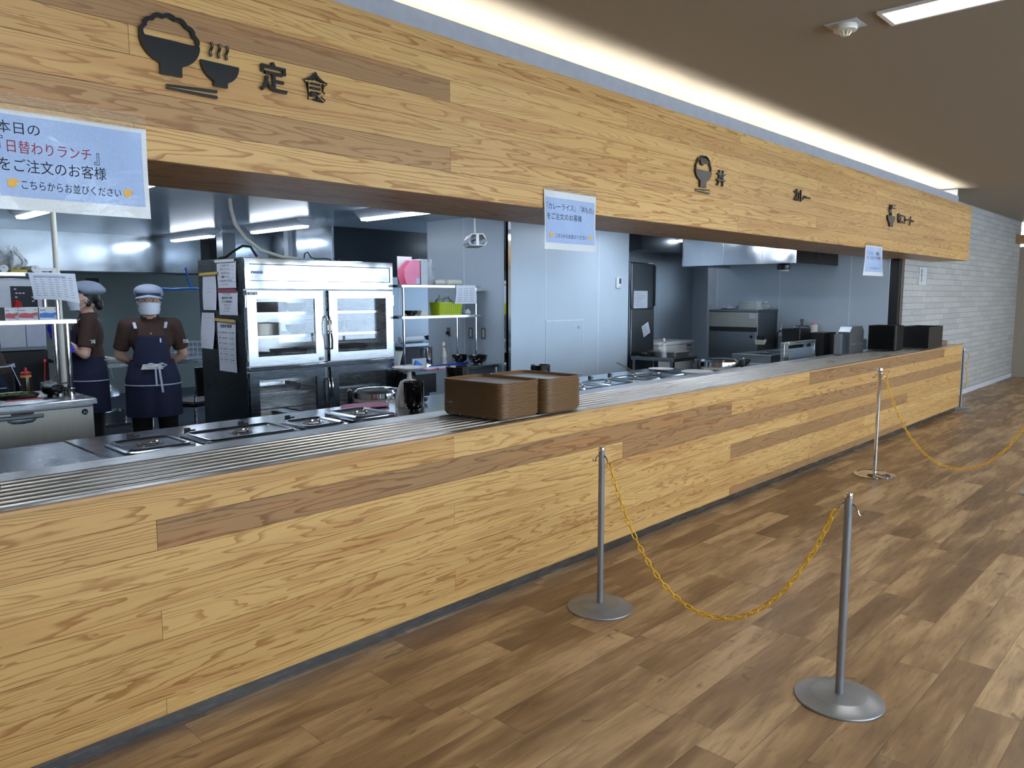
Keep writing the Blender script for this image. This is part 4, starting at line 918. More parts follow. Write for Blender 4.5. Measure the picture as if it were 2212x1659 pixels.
inside('food_tub', 'low dark tub at the bottom of the left upper glass door', 'tub', MB().rloft([(-0.13, -0.1, 0.13, 0.1, 0.02, 0), (-0.14, -0.11, 0.14, 0.11, 0.02, 0.055), (-0.13, -0.1, 0.13, 0.1, 0.02, 0.054), (-0.125, -0.095, 0.125, 0.095, 0.02, 0.006)], 4), 'dark_brown' if False else 'darkbrown', 0.55, 0.3, 0.962)
inside('flat_pan', 'dark flat pan on the lowest shelf of the left upper glass door', 'pan', MB().lathe([(0, 0), (0.15, 0), (0.17, 0.03), (0.165, 0.03), (0.145, 0.005), (0, 0.005)], 32), 'steeldark', 0.24, 0.32, 0.962)
inside('pot_cover', 'round dark lid with a knob on the top shelf behind the right glass door', 'lid', MB().lathe([(0.1, 0), (0.095, 0.012), (0.03, 0.03), (0.012, 0.034), (0.012, 0.05), (0, 0.052)], 32), 'black', 1.04, 0.28, 1.357)
inside('mixing_bowl', 'upturned dark bowl on the top shelf behind the right glass door', 'bowl', MB().lathe([(0.1, 0), (0.098, 0.03), (0.075, 0.065), (0.04, 0.082), (0, 0.085)], 32), 'black', 1.30, 0.28, 1.357)
inside('mixing_bowl', 'dark bowl on the left of the second shelf behind the right glass door', 'bowl', bowl_mesh(0.10, 0.10, 0.05, 0.01), 'black', 1.02, 0.26, 1.157)
inside('mixing_bowl', 'dark bowl on the right of the second shelf behind the right glass door', 'bowl', bowl_mesh(0.115, 0.10, 0.05, 0.01), 'blacklac', 1.27, 0.28, 1.157)
inside('black_wok', 'wide black wok on the lowest shelf of the right upper glass door', 'wok', bowl_mesh(0.17, 0.07, 0.08, 0.008), 'black', 1.22, 0.30, 0.962)
inside('steel_tray', 'long steel tray on the upper shelf behind the left lower door', 'tray', MB().rloft([(-0.24, -0.13, 0.24, 0.13, 0.03, 0), (-0.25, -0.14, 0.25, 0.14, 0.03, 0.06), (-0.24, -0.13, 0.24, 0.13, 0.03, 0.06), (-0.235, -0.125, 0.235, 0.125, 0.03, 0.006)], 4), 'steel', 0.35, 0.3, 0.652)
inside('steel_tray', 'shallow steel tray on the lower shelf behind the left lower door', 'tray', MB().rloft([(-0.18, -0.13, 0.18, 0.13, 0.03, 0), (-0.19, -0.14, 0.19, 0.14, 0.03, 0.045), (-0.18, -0.13, 0.18, 0.13, 0.03, 0.045), (-0.175, -0.125, 0.175, 0.125, 0.03, 0.006)], 4), 'steelwarm', 0.26, 0.3, 0.402)
# papers on the refrigerator's left side (facing -x): across = -y
def sidepaper(label, ya, za, wd, ht, kind, lines, bar=None, wave=0.004, skew=0.0):
    t = thing('paper_sheet', label, 'paper', (fx-0.003, ya, za)); AX = Vector((0, -1, 0))
    def fn(off): return lambda u, v: (-off-wave*(0.5+0.5*math.sin(4*v+2*u+wd*50))*(1-v*0.5), -wd*u+skew*(1-v)*0.1, ht*v)
    g = fn(0); MB().sheet(lambda u, v: g(u, v), 8, 10, 0.0005).build('sheet', kind, t, 60)
    f = fn(0.0010)
    for body, u0, u1, v, h, m in lines:
        mb = MB()
        if body: mb.text(body, (u0, v-h/2, u1, v+h/2), (0, 0, 0), EX, EY, 0.0, 0, 0.01)
        else: mb.box(u0, v-h/2, 0, u1, v+h/2, 0.0001)
        mb.v = [f(p[0], p[1]) for p in mb.v]; mb.build('lettering', m, t, 0)
    if bar:
        m, u0, u1, tilt = bar
        MB().prism([(u0*wd, ht-0.008), (u1*wd, ht-0.008+tilt), (u1*wd, ht+0.016+tilt), (u0*wd, ht+0.016)], (-wave-0.002, 0, 0), AX, EZ, 0.006).build('magnet_bar', m, t)
    return t
M['yellowbar'] = plain('yellow_bar', (226, 190, 92), 0.4); M['redbar'] = plain('red_bar', (176, 72, 92), 0.4)
sidepaper('menu paper with five noodle dishes, topmost at the front of the refrigerator side', 3.875, 1.565, 0.345, 0.225, 'paper',
          [('とり天うどん', 0.22, 0.68, 0.84, 0.10, 'ink'), ('冷やしラーメン', 0.16, 0.74, 0.70, 0.10, 'ink'), ('サラダうどん', 0.22, 0.70, 0.56, 0.10, 'ink'), ('味噌ラーメン', 0.24, 0.68, 0.42, 0.10, 'ink'), ('トロロオクラそば', 0.14, 0.78, 0.27, 0.10, 'ink'), ('', 0.22, 0.6, 0.14, 0.012, 'inkgrey'),
           ('', 0.78, 0.9, 0.80, 0.014, 'inkgrey'), ('', 0.80, 0.9, 0.66, 0.014, 'inkgrey'), ('', 0.78, 0.88, 0.52, 0.014, 'inkgrey'), ('', 0.78, 0.88, 0.38, 0.014, 'inkgrey'), ('', 0.82, 0.92, 0.22, 0.014, 'inkgrey')], ('white', -0.04, 0.98, 0.0), 0.008)
sidepaper('menu paper under a red bar, second from the top on the refrigerator side', 3.87, 1.335, 0.345, 0.205, 'paper',
          [('アジフライ', 0.26, 0.66, 0.86, 0.10, 'ink'), ('麻婆豆腐と春巻', 0.18, 0.74, 0.71, 0.11, 'ink'), ('アジの南蛮漬け', 0.18, 0.74, 0.56, 0.11, 'ink'), ('ビビンバ', 0.30, 0.64, 0.42, 0.09, 'ink'), ('トンカツ', 0.32, 0.62, 0.28, 0.09, 'ink'), ('', 0.2, 0.58, 0.16, 0.012, 'inkgrey')], ('redbar', 0.02, 0.98, 0.0), 0.006)
L = [('授業時間帯', 0.18, 0.80, 0.885, 0.07, 'ink')]
for i, (a, c) in enumerate((('1限', '09:00 - 10:40'), ('2限', '10:50 - 12:30'), ('昼休', '12:30 - 13:20'), ('3限', '13:20 - 15:00'), ('4限', '15:10 - 16:50'), ('5限', '17:00 - 18:40'))):
    z = 0.76-i*0.105; L += [(a, 0.07, 0.19, z, 0.035, 'inkgrey'), (c, 0.26, 0.92, z, 0.032, 'inkgrey'), ('', 0.02, 0.98, z-0.052, 0.003, 'inkgrey')]
tt = sidepaper('long timetable paper under a yellow bar on the refrigerator side', 3.915, 0.845, 0.335, 0.445, 'paper', L, ('yellowbar', -0.04, 1.0, -0.01), 0.010)
sidepaper('blank-looking white paper under a yellow bar at the back of the refrigerator side', 4.165, 1.375, 0.255, 0.31, 'paper', [('', 0.3, 0.7, 0.62, 0.008, 'papergrey'), ('', 0.3, 0.7, 0.5, 0.008, 'papergrey'), ('', 0.2, 0.8, 0.06, 0.006, 'papergrey')], ('yellowbar', -0.12, 1.25, 0.006), 0.012)
sidepaper('curled white paper lowest at the back of the refrigerator side', 4.215, 1.03, 0.25, 0.32, 'paper', [('', 0.2, 0.7, 0.86, 0.006, 'papergrey'), ('', 0.25, 0.6, 0.72, 0.006, 'papergrey')], None, 0.018, 0.25)
# cords and hose on top of the refrigerator
solo('power_cable', MB().tube([(fx-0.0+0.05, 3.95, 1.826), (fx+0.07, 3.85, 1.835), (fx+0.10, 3.78, 1.88), (fx+0.14, 3.68, 1.925), (fx+0.17, 3.60, 1.915), (fx+0.19, 3.56, 1.85), (fx+0.20, 3.55, 1.83)], 0.011, 8), 'rubber', 'thick black cord arching over the left end of the refrigerator top', 'cord')
solo('power_cable', MB().tube([(fx+0.62, 3.5, 1.825), (fx+0.63, 3.5, 1.87), (fx+0.66, 3.5, 1.885), (fx+0.69, 3.5, 1.84), (fx+0.75, 3.52, 1.828), (fx+0.84, 3.5, 1.835), (fx+0.9, 3.5, 1.825)], 0.006, 6), 'rubber', 'thin black cord looped on the middle of the refrigerator top', 'cord')
solo('white_hose', MB().tube([(3.18, 3.86, KZ), (3.185, 3.855, 2.25), (3.21, 3.84, 2.12), (3.28, 3.80, 2.0), (3.40, 3.76, 1.90), (3.58, 3.72, 1.845), (3.74, 3.70, 1.832)], 0.0155, 12), 'offwhite', 'white hose curving from the ceiling to the refrigerator top', 'hose')

# ================================================================== alcove bench with two-tier rack
t = thing('steel_table', 'steel table in the white alcove right of the glass-door refrigerator', 'table', (0, 0, 0))
tx0, tx1, ty0, ty1, tz = 4.56, 5.735, 3.06, 3.72, 0.782
MB().rloft([(tx0, ty0, tx1, ty1, 0.004, tz-0.032), (tx0, ty0, tx1, ty1, 0.004, tz-0.003), (tx0+0.003, ty0+0.003, tx1-0.003, ty1-0.003, 0.004, tz)], 2).build('top', 'steeltop', t)
for x in (tx0+0.05, tx1-0.05):
    for y in (ty0+0.05, ty1-0.05): MB().cyl((x, y, 0), (x, y, tz-0.0325), 0.018, None, 12).build('leg', 'steel', t)
MB().box(tx0+0.05, ty0+0.05, 0.2, tx1-0.05, ty1-0.05, 0.22).build('undershelf', 'steeldark', t)
MB().box(tx0+0.02, ty0+0.03, 0.56, tx0+0.28, ty1-0.1, 0.748).build('drawer', 'black', t)
k = thing('table_rack', 'two-tier steel rack standing on the alcove table', 'rack', (0, 0, tz+0.001))
for nm, z in (('lower_shelf', 0.49), ('upper_shelf', 0.795)): MB().box(4.60, 3.30, z, 5.66, 3.66, z+0.025).build(nm, 'steel', k)
for x in (5.61, 4.64):
    for y in (3.33, 3.63):
        mb = MB().cyl((x, y, 0), (x, y, 0.4895), 0.0135, None, 12).cyl((x, y, 0.5155), (x, y, 0.7945), 0.0135, None, 12); mb.build('post', 'chrome', k)
RZ1, RZ2, TZ = tz+0.001+0.516, tz+0.001+0.821, tz+0.001
t = thing('file_box', 'pink card file box on the top of the alcove rack', 'file box', (4.70, 3.36, RZ2))
mb = MB().prism([(0, 0), (0.18, 0), (0.18, 0.24), (0.08, 0.24), (-0.02, 0.15), (-0.02, 0.08)], (0, 0, 0), EX, EZ, 0.006); mb.prism([(0, 0), (0.18, 0), (0.18, 0.24), (0.08, 0.24), (-0.02, 0.15), (-0.02, 0.08)], (0, 0.1, 0), EX, EZ, 0.006)
mb.box(0.174, -0.006, 0, 0.18, 0.094, 0.24).box(0, -0.006, 0, 0.174, 0.094, 0.005); mb.build('body', 'pinkfile', t, 0)
MB().box(0.122, -0.0072, 0.01, 0.168, -0.0062, 0.065).build('name_label', 'ribbon', t, 0)
t = thing('file_box', 'white card file box behind the pink one on the alcove rack', 'file box', (4.89, 3.36, RZ2))
MB().box(0, -0.004, 0, 0.085, 0.2, 0.255).build('body', 'papergrey', t, 0, 0.002)
solo('clipboard', MB().box(-0.09, -0.003, 0, 0.09, 0.003, 0.28), 'white', 'white board standing behind the pink file box', 'board', (4.79, 3.49, RZ2))
solo('clear_bag', MB().sheet(bagfn(0.06, 0.05, 0.24, 0.5), 30, 12), 'bag', 'clear plastic bag hanging beside the white file box', 'bag', (5.05, 3.42, RZ2))
for i, (x, L, g) in enumerate(((5.10, 0.15, 'left'), (5.29, 0.20, 'right'))):
    t = thing('paper_roll', 'cream paper roll lying %s on the top of the alcove rack' % ('nearer the bag' if i == 0 else 'nearer the rack end'), 'roll', (x, 3.42, RZ2+0.03))
    MB().tube([(0, 0, 0), (L, 0.02, 0)], [0.029, 0.029], 20).build('roll', 'offwhite', t)
    MB().tube([(L, 0.02, 0), (L+0.004, 0.0204, 0)], [0.012, 0.012], 12).build('core', 'ink', t)
t = thing('paper_sheet', 'white menu sheet clipped to the edge of the alcove rack', 'paper', (5.30, 3.296, RZ2))
def ps2(off): return lambda u, v: (0.27*u-0.02*(1-v)*(1-u)+0.02*(1-v)*u, -off-0.012*math.sin(3*v), -0.19+0.19*v)
MB().sheet(ps2(0), 8, 8, 0.0006).build('sheet', 'paper', t, 60)
mb = MB(); rnd = random.Random(6)
for r in range(8):
    for c in range(3):
        for q in range(3): mb.box(0.1+c*0.28+q*0.07, 0, 0.12+r*0.1, 0.14+c*0.28+q*0.07+0.02*rnd.random(), 0.0001, 0.145+r*0.1)
f = ps2(0.0012); mb.v = [tuple(Vector(f(p[0], p[2]))-Vector((0, p[1]*3, 0))) for p in mb.v]; mb.build('lettering', 'inkgrey', t, 0)
t = thing('lime_basket', 'bright lime plastic basket on the lower shelf of the alcove rack', 'basket', (5.27, 3.42, RZ1))
mb = MB(); mb.rloft([(-0.155, -0.08, 0.155, 0.08, 0.03, 0), (-0.165, -0.095, 0.165, 0.095, 0.03, 0.13), (-0.16, -0.09, 0.16, 0.09, 0.03, 0.13), (-0.15, -0.075, 0.15, 0.075, 0.03, 0.004)], 4); mb.build('body', 'lime', t)
mb = MB()
for i in range(11):
    for j in range(6): mb.box(-0.14+i*0.026, -0.0955+0.0012*(6-j)*1.6, 0.018+j*0.018, -0.127+i*0.026, -0.0935+0.0012*(6-j)*1.6, 0.027+j*0.018)
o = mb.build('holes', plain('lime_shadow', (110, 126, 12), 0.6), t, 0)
solo('clear_bag', MB().sheet(bagfn(0.11, 0.06, 0.13, 3.0), 30, 12), 'bag', 'clear bags stuffed in the lime basket', 'bag', (5.25, 3.43, RZ1+0.07))
solo('white_bundle', MB().sheet(bagfn(0.045, 0.04, 0.05, 2.2), 20, 8), 'white', 'small white bundle at the right of the lower rack shelf', 'bundle', (5.55, 3.40, RZ1+0.001))
solo('black_bottle', MB().lathe([(0, 0), (0.03, 0), (0.03, 0.1), (0.012, 0.13), (0.012, 0.17), (0, 0.17)], 20), 'black', 'dark bottle between the lime basket and the white bundle', 'bottle', (5.455, 3.43, RZ1+0.001))
solo('black_dish', bowl_mesh(0.07, 0.05, 0.04, 0.008), 'blacklac', 'black dish at the left of the lower rack shelf', 'dish', (4.82, 3.44, RZ1+0.001))
solo('folded_paper', MB().prism([(-0.05, 0), (0.05, 0), (0.03, 0.045), (-0.03, 0.05)], (0, 0.03, 0), EX, EZ, 0.06), 'offwhite', 'small folded cream paper next to the black dish on the rack', 'paper', (4.96, 3.43, RZ1+0.001))
# table top items
t = thing('steel_pot', 'tall shiny steel canister on the alcove table', 'canister', (5.11, 3.56, TZ)); MB().lathe([(0, 0), (0.07, 0), (0.07, 0.175), (0.073, 0.18), (0.068, 0.18), (0.066, 0.003), (0, 0.003)], 32).build('body', 'chrome', t)
def spray(label, x, y, z, rz):
    t = thing('spray_bottle', label, 'spray bottle', (x, y, z), rz)
    MB().loft([(0, 0, 0, 0.042, 0.032), (0, 0, 0.09, 0.042, 0.032), (0, 0, 0.105, 0.036, 0.028), (0, 0, 0.125, 0.03, 0.025), (0, 0, 0.16, 0.014, 0.014), (0, 0, 0.17, 0.013, 0.013)], 24).build('body', 'offwhite', t, 50)
    MB().loft([(0, 0, 0.1705, 0.016, 0.016), (0, 0, 0.19, 0.016, 0.016)], 18).build('collar', 'red', t)
    MB().rloft([(-0.04, -0.011, 0.022, 0.011, 0.006, 0.1905), (-0.045, -0.011, 0.022, 0.011, 0.006, 0.215), (-0.03, -0.009, 0.012, 0.009, 0.006, 0.23)], 3).tube([(-0.02, 0, 0.195), (-0.03, 0, 0.175), (-0.028, 0, 0.155)], 0.005, 6).build('trigger_head', 'white', t)
    MB().loft([(0, 0, 0.02, 0.0425, 0.0325), (0, 0, 0.075, 0.0425, 0.0325)], 24, 0).build('label_band', 'papergrey', t)
    MB().box(-0.025, -0.0345, 0.05, 0.02, -0.0328, 0.062).build('label_mark', 'redprint', t)
spray('clear spray bottle with a red collar on the alcove table', 5.30, 3.50, TZ, 0.6)
solo('black_bowl', bowl_mesh(0.085, 0.085, 0.04, 0.012), 'blacklac', 'black bowl at the back of the alcove table', 'bowl', (5.50, 3.47, TZ))
solo('black_bowl', bowl_mesh(0.10, 0.09, 0.045, 0.012), 'blacklac', 'black bowl with tongs at the right of the alcove table', 'bowl', (5.55, 3.24, TZ))
solo('tongs', MB().tube([(-0.05, 0, 0), (0.06, 0, 0.02), (0.10, 0.01, 0.045)], 0.004, 6).tube([(-0.05, 0.014, 0), (0.06, 0.012, 0.012), (0.10, 0.014, 0.036)], 0.004, 6), 'chrome', 'steel tongs resting on the black bowl of the alcove table', 'tongs', (5.57, 3.24, TZ+0.094))
solo('blue_stick', MB().box(-0.30, -0.006, 0, 0.30, 0.006, 0.012), 'deepblue', 'long dark blue stick lying across the alcove table', 'stick', (5.23, 3.34, TZ), 0.12)
t = thing('white_tub', 'white footed tub at the left end of the alcove table', 'tub', (4.66, 3.50, TZ)); MB().lathe([(0, 0), (0.045, 0), (0.05, 0.05), (0.075, 0.15), (0.09, 0.155), (0.09, 0.165), (0.07, 0.163), (0.045, 0.05), (0, 0.006)], 28).build('body', 'white', t)
solo('blue_pouch', MB().rloft([(-0.045, -0.03, 0.05, 0.03, 0.012, 0), (-0.04, -0.02, 0.045, 0.02, 0.01, 0.05), (-0.03, -0.006, -0.012, 0.006, 0.003, 0.09)], 3), 'blue', 'bright blue pouch at the front left of the alcove table', 'pouch', (4.70, 3.20, TZ))
solo('splash_board', MB().box(-0.09, -0.003, 0, 0.09, 0.003, 0.09), 'papergrey', 'small white board standing behind the blue pouch', 'board', (4.85, 3.36, TZ))
for i, (x, y, rz, lb) in enumerate(((4.80, 3.17, 0.25, 'pink sheets under a white page at the front of the alcove table'), (4.98, 3.14, -0.1, 'pink-edged notebook at the front edge of the alcove table'))):
    t = thing('paper_pile', lb, 'papers', (x, y, TZ+i*0.0), rz)
    MB().box(-0.11, -0.075, 0, 0.11, 0.075, 0.006+0.003*i).build('pink_sheets', 'pinkfile', t); MB().box(-0.105, -0.07, 0.0062+0.003*i, 0.09, 0.075, 0.0085+0.003*i).build('white_page', 'paper', t)
# switches on the alcove side wall (face -x)
for y, lb in ((3.35, 'grey framed wall switch nearest the steel corner trim'), (3.55, 'grey framed wall switch behind the rack post')):
    t = thing('wall_switch', lb, 'switch', (5.746, y, 1.09)); MB().box(-0.006, -0.035, -0.06, 0, 0.035, 0.06).build('frame', 'greypaint', t, 35, 0.004); MB().box(-0.010, -0.014, -0.042, -0.0062, 0.014, 0.042).build('rocker', 'white', t, 35, 0.002)
t = thing('wall_socket', 'grey wall socket with a plug and white cable above the alcove table', 'socket', (5.746, 3.92, 1.09)); MB().box(-0.006, -0.03, -0.05, 0, 0.03, 0.05).build('frame', 'greypaint', t, 35, 0.003); MB().box(-0.03, -0.015, -0.03, -0.0062, 0.015, 0.005).build('plug', 'rubber', t); MB().tube([(-0.02, 0, -0.0302), (-0.025, 0, -0.15), (-0.02, -0.03, -0.29)], 0.006, 6).build('cable', 'offwhite', t)
# insect lamp on a stem
t = thing('insect_lamp', 'white double-shell lamp hung on a thin stem before the corner', 'lamp', (4.72, 2.40, 1.925), 0.95)
MB().cyl((0, 0, 0.105), (0, 0, KZ-1.925-0.001), 0.008, None, 10).build('stem', 'white', t)
pr = [(-0.075, 0.055), (-0.05, 0.095), (0.05, 0.095), (0.075, 0.055), (0.068, 0.055), (0.045, 0.088), (-0.045, 0.088), (-0.068, 0.055)]
mb = MB(); mb.prism(pr[::-1], (-0.17, 0, 0.01), EY, EZ, 0.36); mb.build('upper_shell', 'white', t)
pr = [(-0.085, 0.045), (-0.06, 0.012), (0.06, 0.012), (0.085, 0.045), (0.078, 0.045), (0.055, 0.019), (-0.055, 0.019), (-0.078, 0.045)]
mb = MB(); mb.prism(pr, (-0.18, 0, -0.01), EY, EZ, 0.38); mb.build('lower_shell', 'white', t)
MB().cyl((-0.14, 0, 0.058), (0.14, 0, 0.058), 0.016, None, 12).build('bulb', 'chrome', t)
for x in (-0.16, 0.16): MB().box(x-0.008, -0.012, 0.0085, x+0.008, 0.012, 0.1).build('bracket', 'white', t)
# service hatch, thermostat on the front panel wall (y = 3.0)
t = thing('service_hatch', 'white service hatch with small letters low in the panelled kitchen wall', 'hatch', (6.36, 2.996, 0.585))
MB().box(0.012, -0.004, 0.012, 0.648, -0.001, 0.623).build('panel', 'kwall', t, 0)
mb = MB()
for a, b_, c, d in ((0, 0, 0.66, 0.01), (0, 0.625, 0.66, 0.635), (0, 0.01, 0.01, 0.625), (0.65, 0.01, 0.66, 0.625)): mb.box(a, -0.008, b_, c, -0.001, d)
mb.build('frame', 'joint', t, 0)
MB().text('PS', (0.555, 0.525, 0.60, 0.56), (0, -0.0042, 0), EX, EZ, 0.001).build('lettering', 'inkgrey', t, 0)
t = thing('thermostat', 'small wall controller with a dark display on the kitchen panel', 'thermostat', (7.70, 2.998, 1.66))
MB().box(-0.045, -0.022, -0.075, 0.045, -0.001, 0.055).build('body', 'white', t, 35, 0.006); MB().box(0.0, -0.0235, -0.02, 0.038, -0.0222, 0.045).build('display', 'steeldark', t, 0)
MB().tube([(0.0, -0.006, 0.056), (0.0, -0.006, 0.10)], 0.008, 8).build('wire_cover', 'white', t); MB().box(0.005, -0.0235, -0.06, 0.013, -0.0222, -0.05).box(0.022, -0.0235, -0.06, 0.03, -0.0222, -0.05).build('button', 'ink', t, 0)
solo('ceiling_hook', MB().box(-0.03, -0.02, -0.01, 0.03, 0.02, 0).lathe([(0.018, -0.05), (0.024, -0.0102)], 14), 'steeldark', 'small dark fitting on the kitchen ceiling beside the panelled wall end', 'fitting', (8.05, 2.9, KZ))

# ================================================================== recess behind: tall steel refrigerator, small table, freezer
t = thing('tall_steel_refrigerator', 'tall dark steel refrigerator standing flush with the panelled wall end', 'refrigerator', (7.99, 3.0, 0))
MB().box(0, 0.02, 0.08, 0.53, 0.58, 1.915).build('body', 'steeldark', t, 35, 0.01)
MB().box(0.005, -0.004, 1.33, 0.525, 0.0195, 1.905).build('door', 'steeldark', t, 35, 0.008); MB().box(0.005, -0.004, 0.12, 0.525, 0.0195, 1.32).build('door', 'steeldark', t, 35, 0.008)
MB().box(0.50, -0.022, 1.36, 0.525, -0.0045, 1.88).build('handle', 'rubber', t, 35, 0.006); MB().box(0.03, 0.04, 0, 0.5, 0.55, 0.0795).build('plinth', 'black', t)
for nm, lb, u, z, wd, ht, rot in (('a', 'white lined paper on the tall dark refrigerator door', 0.05, 1.335, 0.31, 0.22, 0), ('b', 'small tilted paper low on the tall dark refrigerator door', 0.29, 0.96, 0.16, 0.15, 0.38)):
    t = thing('paper_sheet', lb, 'paper', (7.99+u, 2.9945, z)); mb = MB().box(0, -0.001, 0, wd, 0, ht)
    X = Matrix.Rotation(-rot, 4, 'Y'); mb.v = [tuple(X @ Vector(p)) for p in mb.v]; mb.build('sheet', 'papergrey', t, 0)
    mb = MB(); rnd = random.Random(len(lb))
    for r in range(7):
        wire_text_lines(mb, wd*0.08, wd*0.9, [ht*(0.1+0.12*r)], -0.0011, rnd, 0.006)
    mb.v = [tuple(X @ Vector(p)) for p in mb.v]; mb.build('lettering', 'inkgrey', t, 0)
t = thing('small_steel_table', 'small dark steel table before the tall refrigerator', 'table', (8.01, 2.30, 0))
MB().box(-0.12, 0.0, 0.70, 0.43, 0.62, 0.745).build('top', 'steeldark', t, 35, 0.003)
for x in (-0.09, 0.39):
    for y in (0.04, 0.58): MB().box(x-0.02, y-0.02, 0, x+0.02, y+0.02, 0.699).build('leg', 'steeldark', t)
spray('white spray bottle with a red collar on the small dark table', 7.99, 2.50, 0.7465, 0.4)
t = thing('steel_tray', 'deep steel tray holding smaller pans on the small dark table', 'tray', (8.24, 2.60, 0.7465), 0.0)
MB().rloft([(-0.16, -0.2, 0.16, 0.2, 0.03, 0), (-0.18, -0.22, 0.18, 0.22, 0.03, 0.055), (-0.173, -0.213, 0.173, 0.213, 0.03, 0.055), (-0.15, -0.19, 0.15, 0.19, 0.03, 0.005)], 4).build('body', 'steelwarm', t)
solo('steel_pan', MB().rloft([(-0.12, -0.09, 0.12, 0.09, 0.02, 0), (-0.13, -0.1, 0.13, 0.1, 0.02, 0.035), (-0.125, -0.095, 0.125, 0.095, 0.02, 0.035), (-0.115, -0.085, 0.115, 0.085, 0.02, 0.004)], 4), 'steelwarm', 'small steel pan lying in the deep steel tray', 'pan', (8.23, 2.66, 0.755), 0.2)
solo('frying_pan', MB().lathe([(0, 0), (0.08, 0), (0.10, 0.03), (0.096, 0.03), (0.078, 0.004), (0, 0.004)], 28), 'black', 'black round pan behind the deep steel tray', 'pan', (8.05, 2.80, 0.7465))
t = thing('chest_freezer', 'low white chest freezer against the recess wall', 'freezer', (8.62, 2.98, 0))
MB().box(0, 0, 0.03, 0.90, 0.58, 0.825).build('body', 'white', t, 35, 0.01); MB().box(-0.008, -0.008, 0.828, 0.908, 0.585, 0.872).build('lid', 'white', t, 35, 0.01); MB().box(0.70, -0.012, 0.80, 0.80, -0.0005, 0.815).build('handle', 'ink', t); MB().box(0.69, -0.003, 0.70, 0.85, -0.0005, 0.78).build('label_plate', 'papergrey', t, 0)
for x in (0.05, 0.85):
    for y in (0.05, 0.53): MB().cyl((x, y, 0), (x, y, 0.0295), 0.02, None, 10).build('foot', 'rubber', t)

# ================================================================== right wall: ice maker, sink, noodle station, hood (fronts face -x)
t = thing('ice_maker', 'steel ice maker with two dark seams against the right kitchen wall', 'ice maker', (9.2, 1.90, 0))
MB().box(0.02, 0, 0.1, 0.58, 0.68, 1.285).build('body', 'steeldark', t, 35, 0.004); MB().box(-0.006, -0.004, 1.2855, 0.59, 0.684, 1.31).build('top', 'steeldark', t, 35, 0.003)
MB().box(0, 0.004, 1.085, 0.0195, 0.676, 1.28).build('upper_panel', 'steelwarm', t, 35, 0.003); MB().box(-0.008, 0.004, 0.665, 0.0195, 0.676, 1.03).build('door', 'steeldark', t, 35, 0.006); MB().box(0.006, 0.004, 1.031, 0.0195, 0.676, 1.084).build('grip_recess', 'black', t, 0)
MB().box(0.0, 0.004, 0.12, 0.0195, 0.676, 0.66).build('lower_panel', 'steeldark', t)
MB().box(-0.0012, 0.02, 1.20, -0.0002, 0.11, 1.265).build('sticker', 'papergrey', t, 0)
MB().tube([(-0.0082, 0.07, 0.965), (-0.010, 0.07, 0.965)], 0.02, 20).build('badge', 'apron', t)
for x in (0.07, 0.53):
    for y in (0.05, 0.63): MB().cyl((x, y, 0), (x, y, 0.0995), 0.02, None, 10).build('foot', 'steel', t)
IZ = 1.3105
solo('cloth_heap', MB().sheet(bagfn(0.06, 0.10, 0.05, 4.0), 26, 8), 'ribbon', 'crumpled pale blue cloth on the ice maker', 'cloth', (9.40, 2.42, IZ))
t = thing('clear_tub', 'clear plastic tub turned over on the ice maker', 'tub', (9.48, 2.12, IZ)); MB().rloft([(-0.12, -0.15, 0.12, 0.15, 0.03, 0), (-0.10, -0.12, 0.10, 0.12, 0.03, 0.11)], 4).build('body', clear('frosted_tub', (222, 230, 226), 0.5, 0.3), t)
solo('clear_bag', MB().sheet(bagfn(0.05, 0.045, 0.1, 1.4), 22, 8), 'bag', 'small clear bag at the near end of the ice maker top', 'bag', (9.55, 1.96, IZ))
solo('grey_clip', MB().box(-0.02, -0.02, 0, 0.02, 0.02, 0.045), 'cap', 'small grey-blue clip box between cloth and tub on the ice maker', 'clip box', (9.42, 2.28, IZ))
t = thing('sink_unit', 'dark steel sink unit with a backsplash on the right kitchen wall', 'sink', (0, 0, 0))
MB().box(9.15, 0.75, 0.70, 9.79, 1.88, 0.75).build('top', 'steel', t); MB().box(9.765, 0.75, 0.7505, 9.79, 1.88, 0.96).build('backsplash', 'steeldark', t); MB().box(9.18, 0.78, 0.1, 9.76, 1.86, 0.699).build('body', 'steeldark', t)
for y in (0.8, 1.83):
    for x in (9.2, 9.73): MB().cyl((x, y, 0), (x, y, 0.0995), 0.02, None, 10).build('foot', 'steel', t)
for y in (1.22, 1.55): MB().tube([(9.7645, y, 0.885), (9.75, y, 0.885)], 0.016, 14).build('knob', 'chrome', t)
t = thing('wall_tap', 'chrome bridge tap on the right kitchen wall', 'tap', (9.799, 1.53, 1.0))
MB().tube([(-0.09, -0.12, 0.0), (-0.09, -0.12, 0.07), (-0.09, -0.08, 0.10), (-0.09, 0.08, 0.10), (-0.09, 0.12, 0.07), (-0.09, 0.12, 0.0)], 0.012, 8).build('bridge', 'chrome', t)
for y in (-0.12, 0.12): MB().tube([(0, y, 0.01), (-0.10, y, 0.01)], 0.013, 10).build('inlet', 'chrome', t)
MB().tube([(-0.09, 0, 0.1), (-0.16, 0, 0.09), (-0.19, -0.02, 0.04), (-0.2, -0.03, 0.0)], 0.01, 8).build('spout', 'chrome', t); MB().lathe([(0.02, 0.1125), (0.024, 0.16), (0.03, 0.19), (0, 0.195)], 16, (-0.09, 0, 0)).build('handle', 'chrome', t)
bottle('soap_bottle', 'clear pump soap bottle beside the chrome tap', 9.70, 1.80, 0.961 if False else 0.7515, [(0, 0), (0.05, 0), (0.05, 0.26), (0.02, 0.29)], [(0.022, 0), (0.022, 0.02), (0.008, 0.03), (0.008, 0.06), (0.02, 0.065), (0, 0.075)], 'acrylic', 'white', 0.2901)
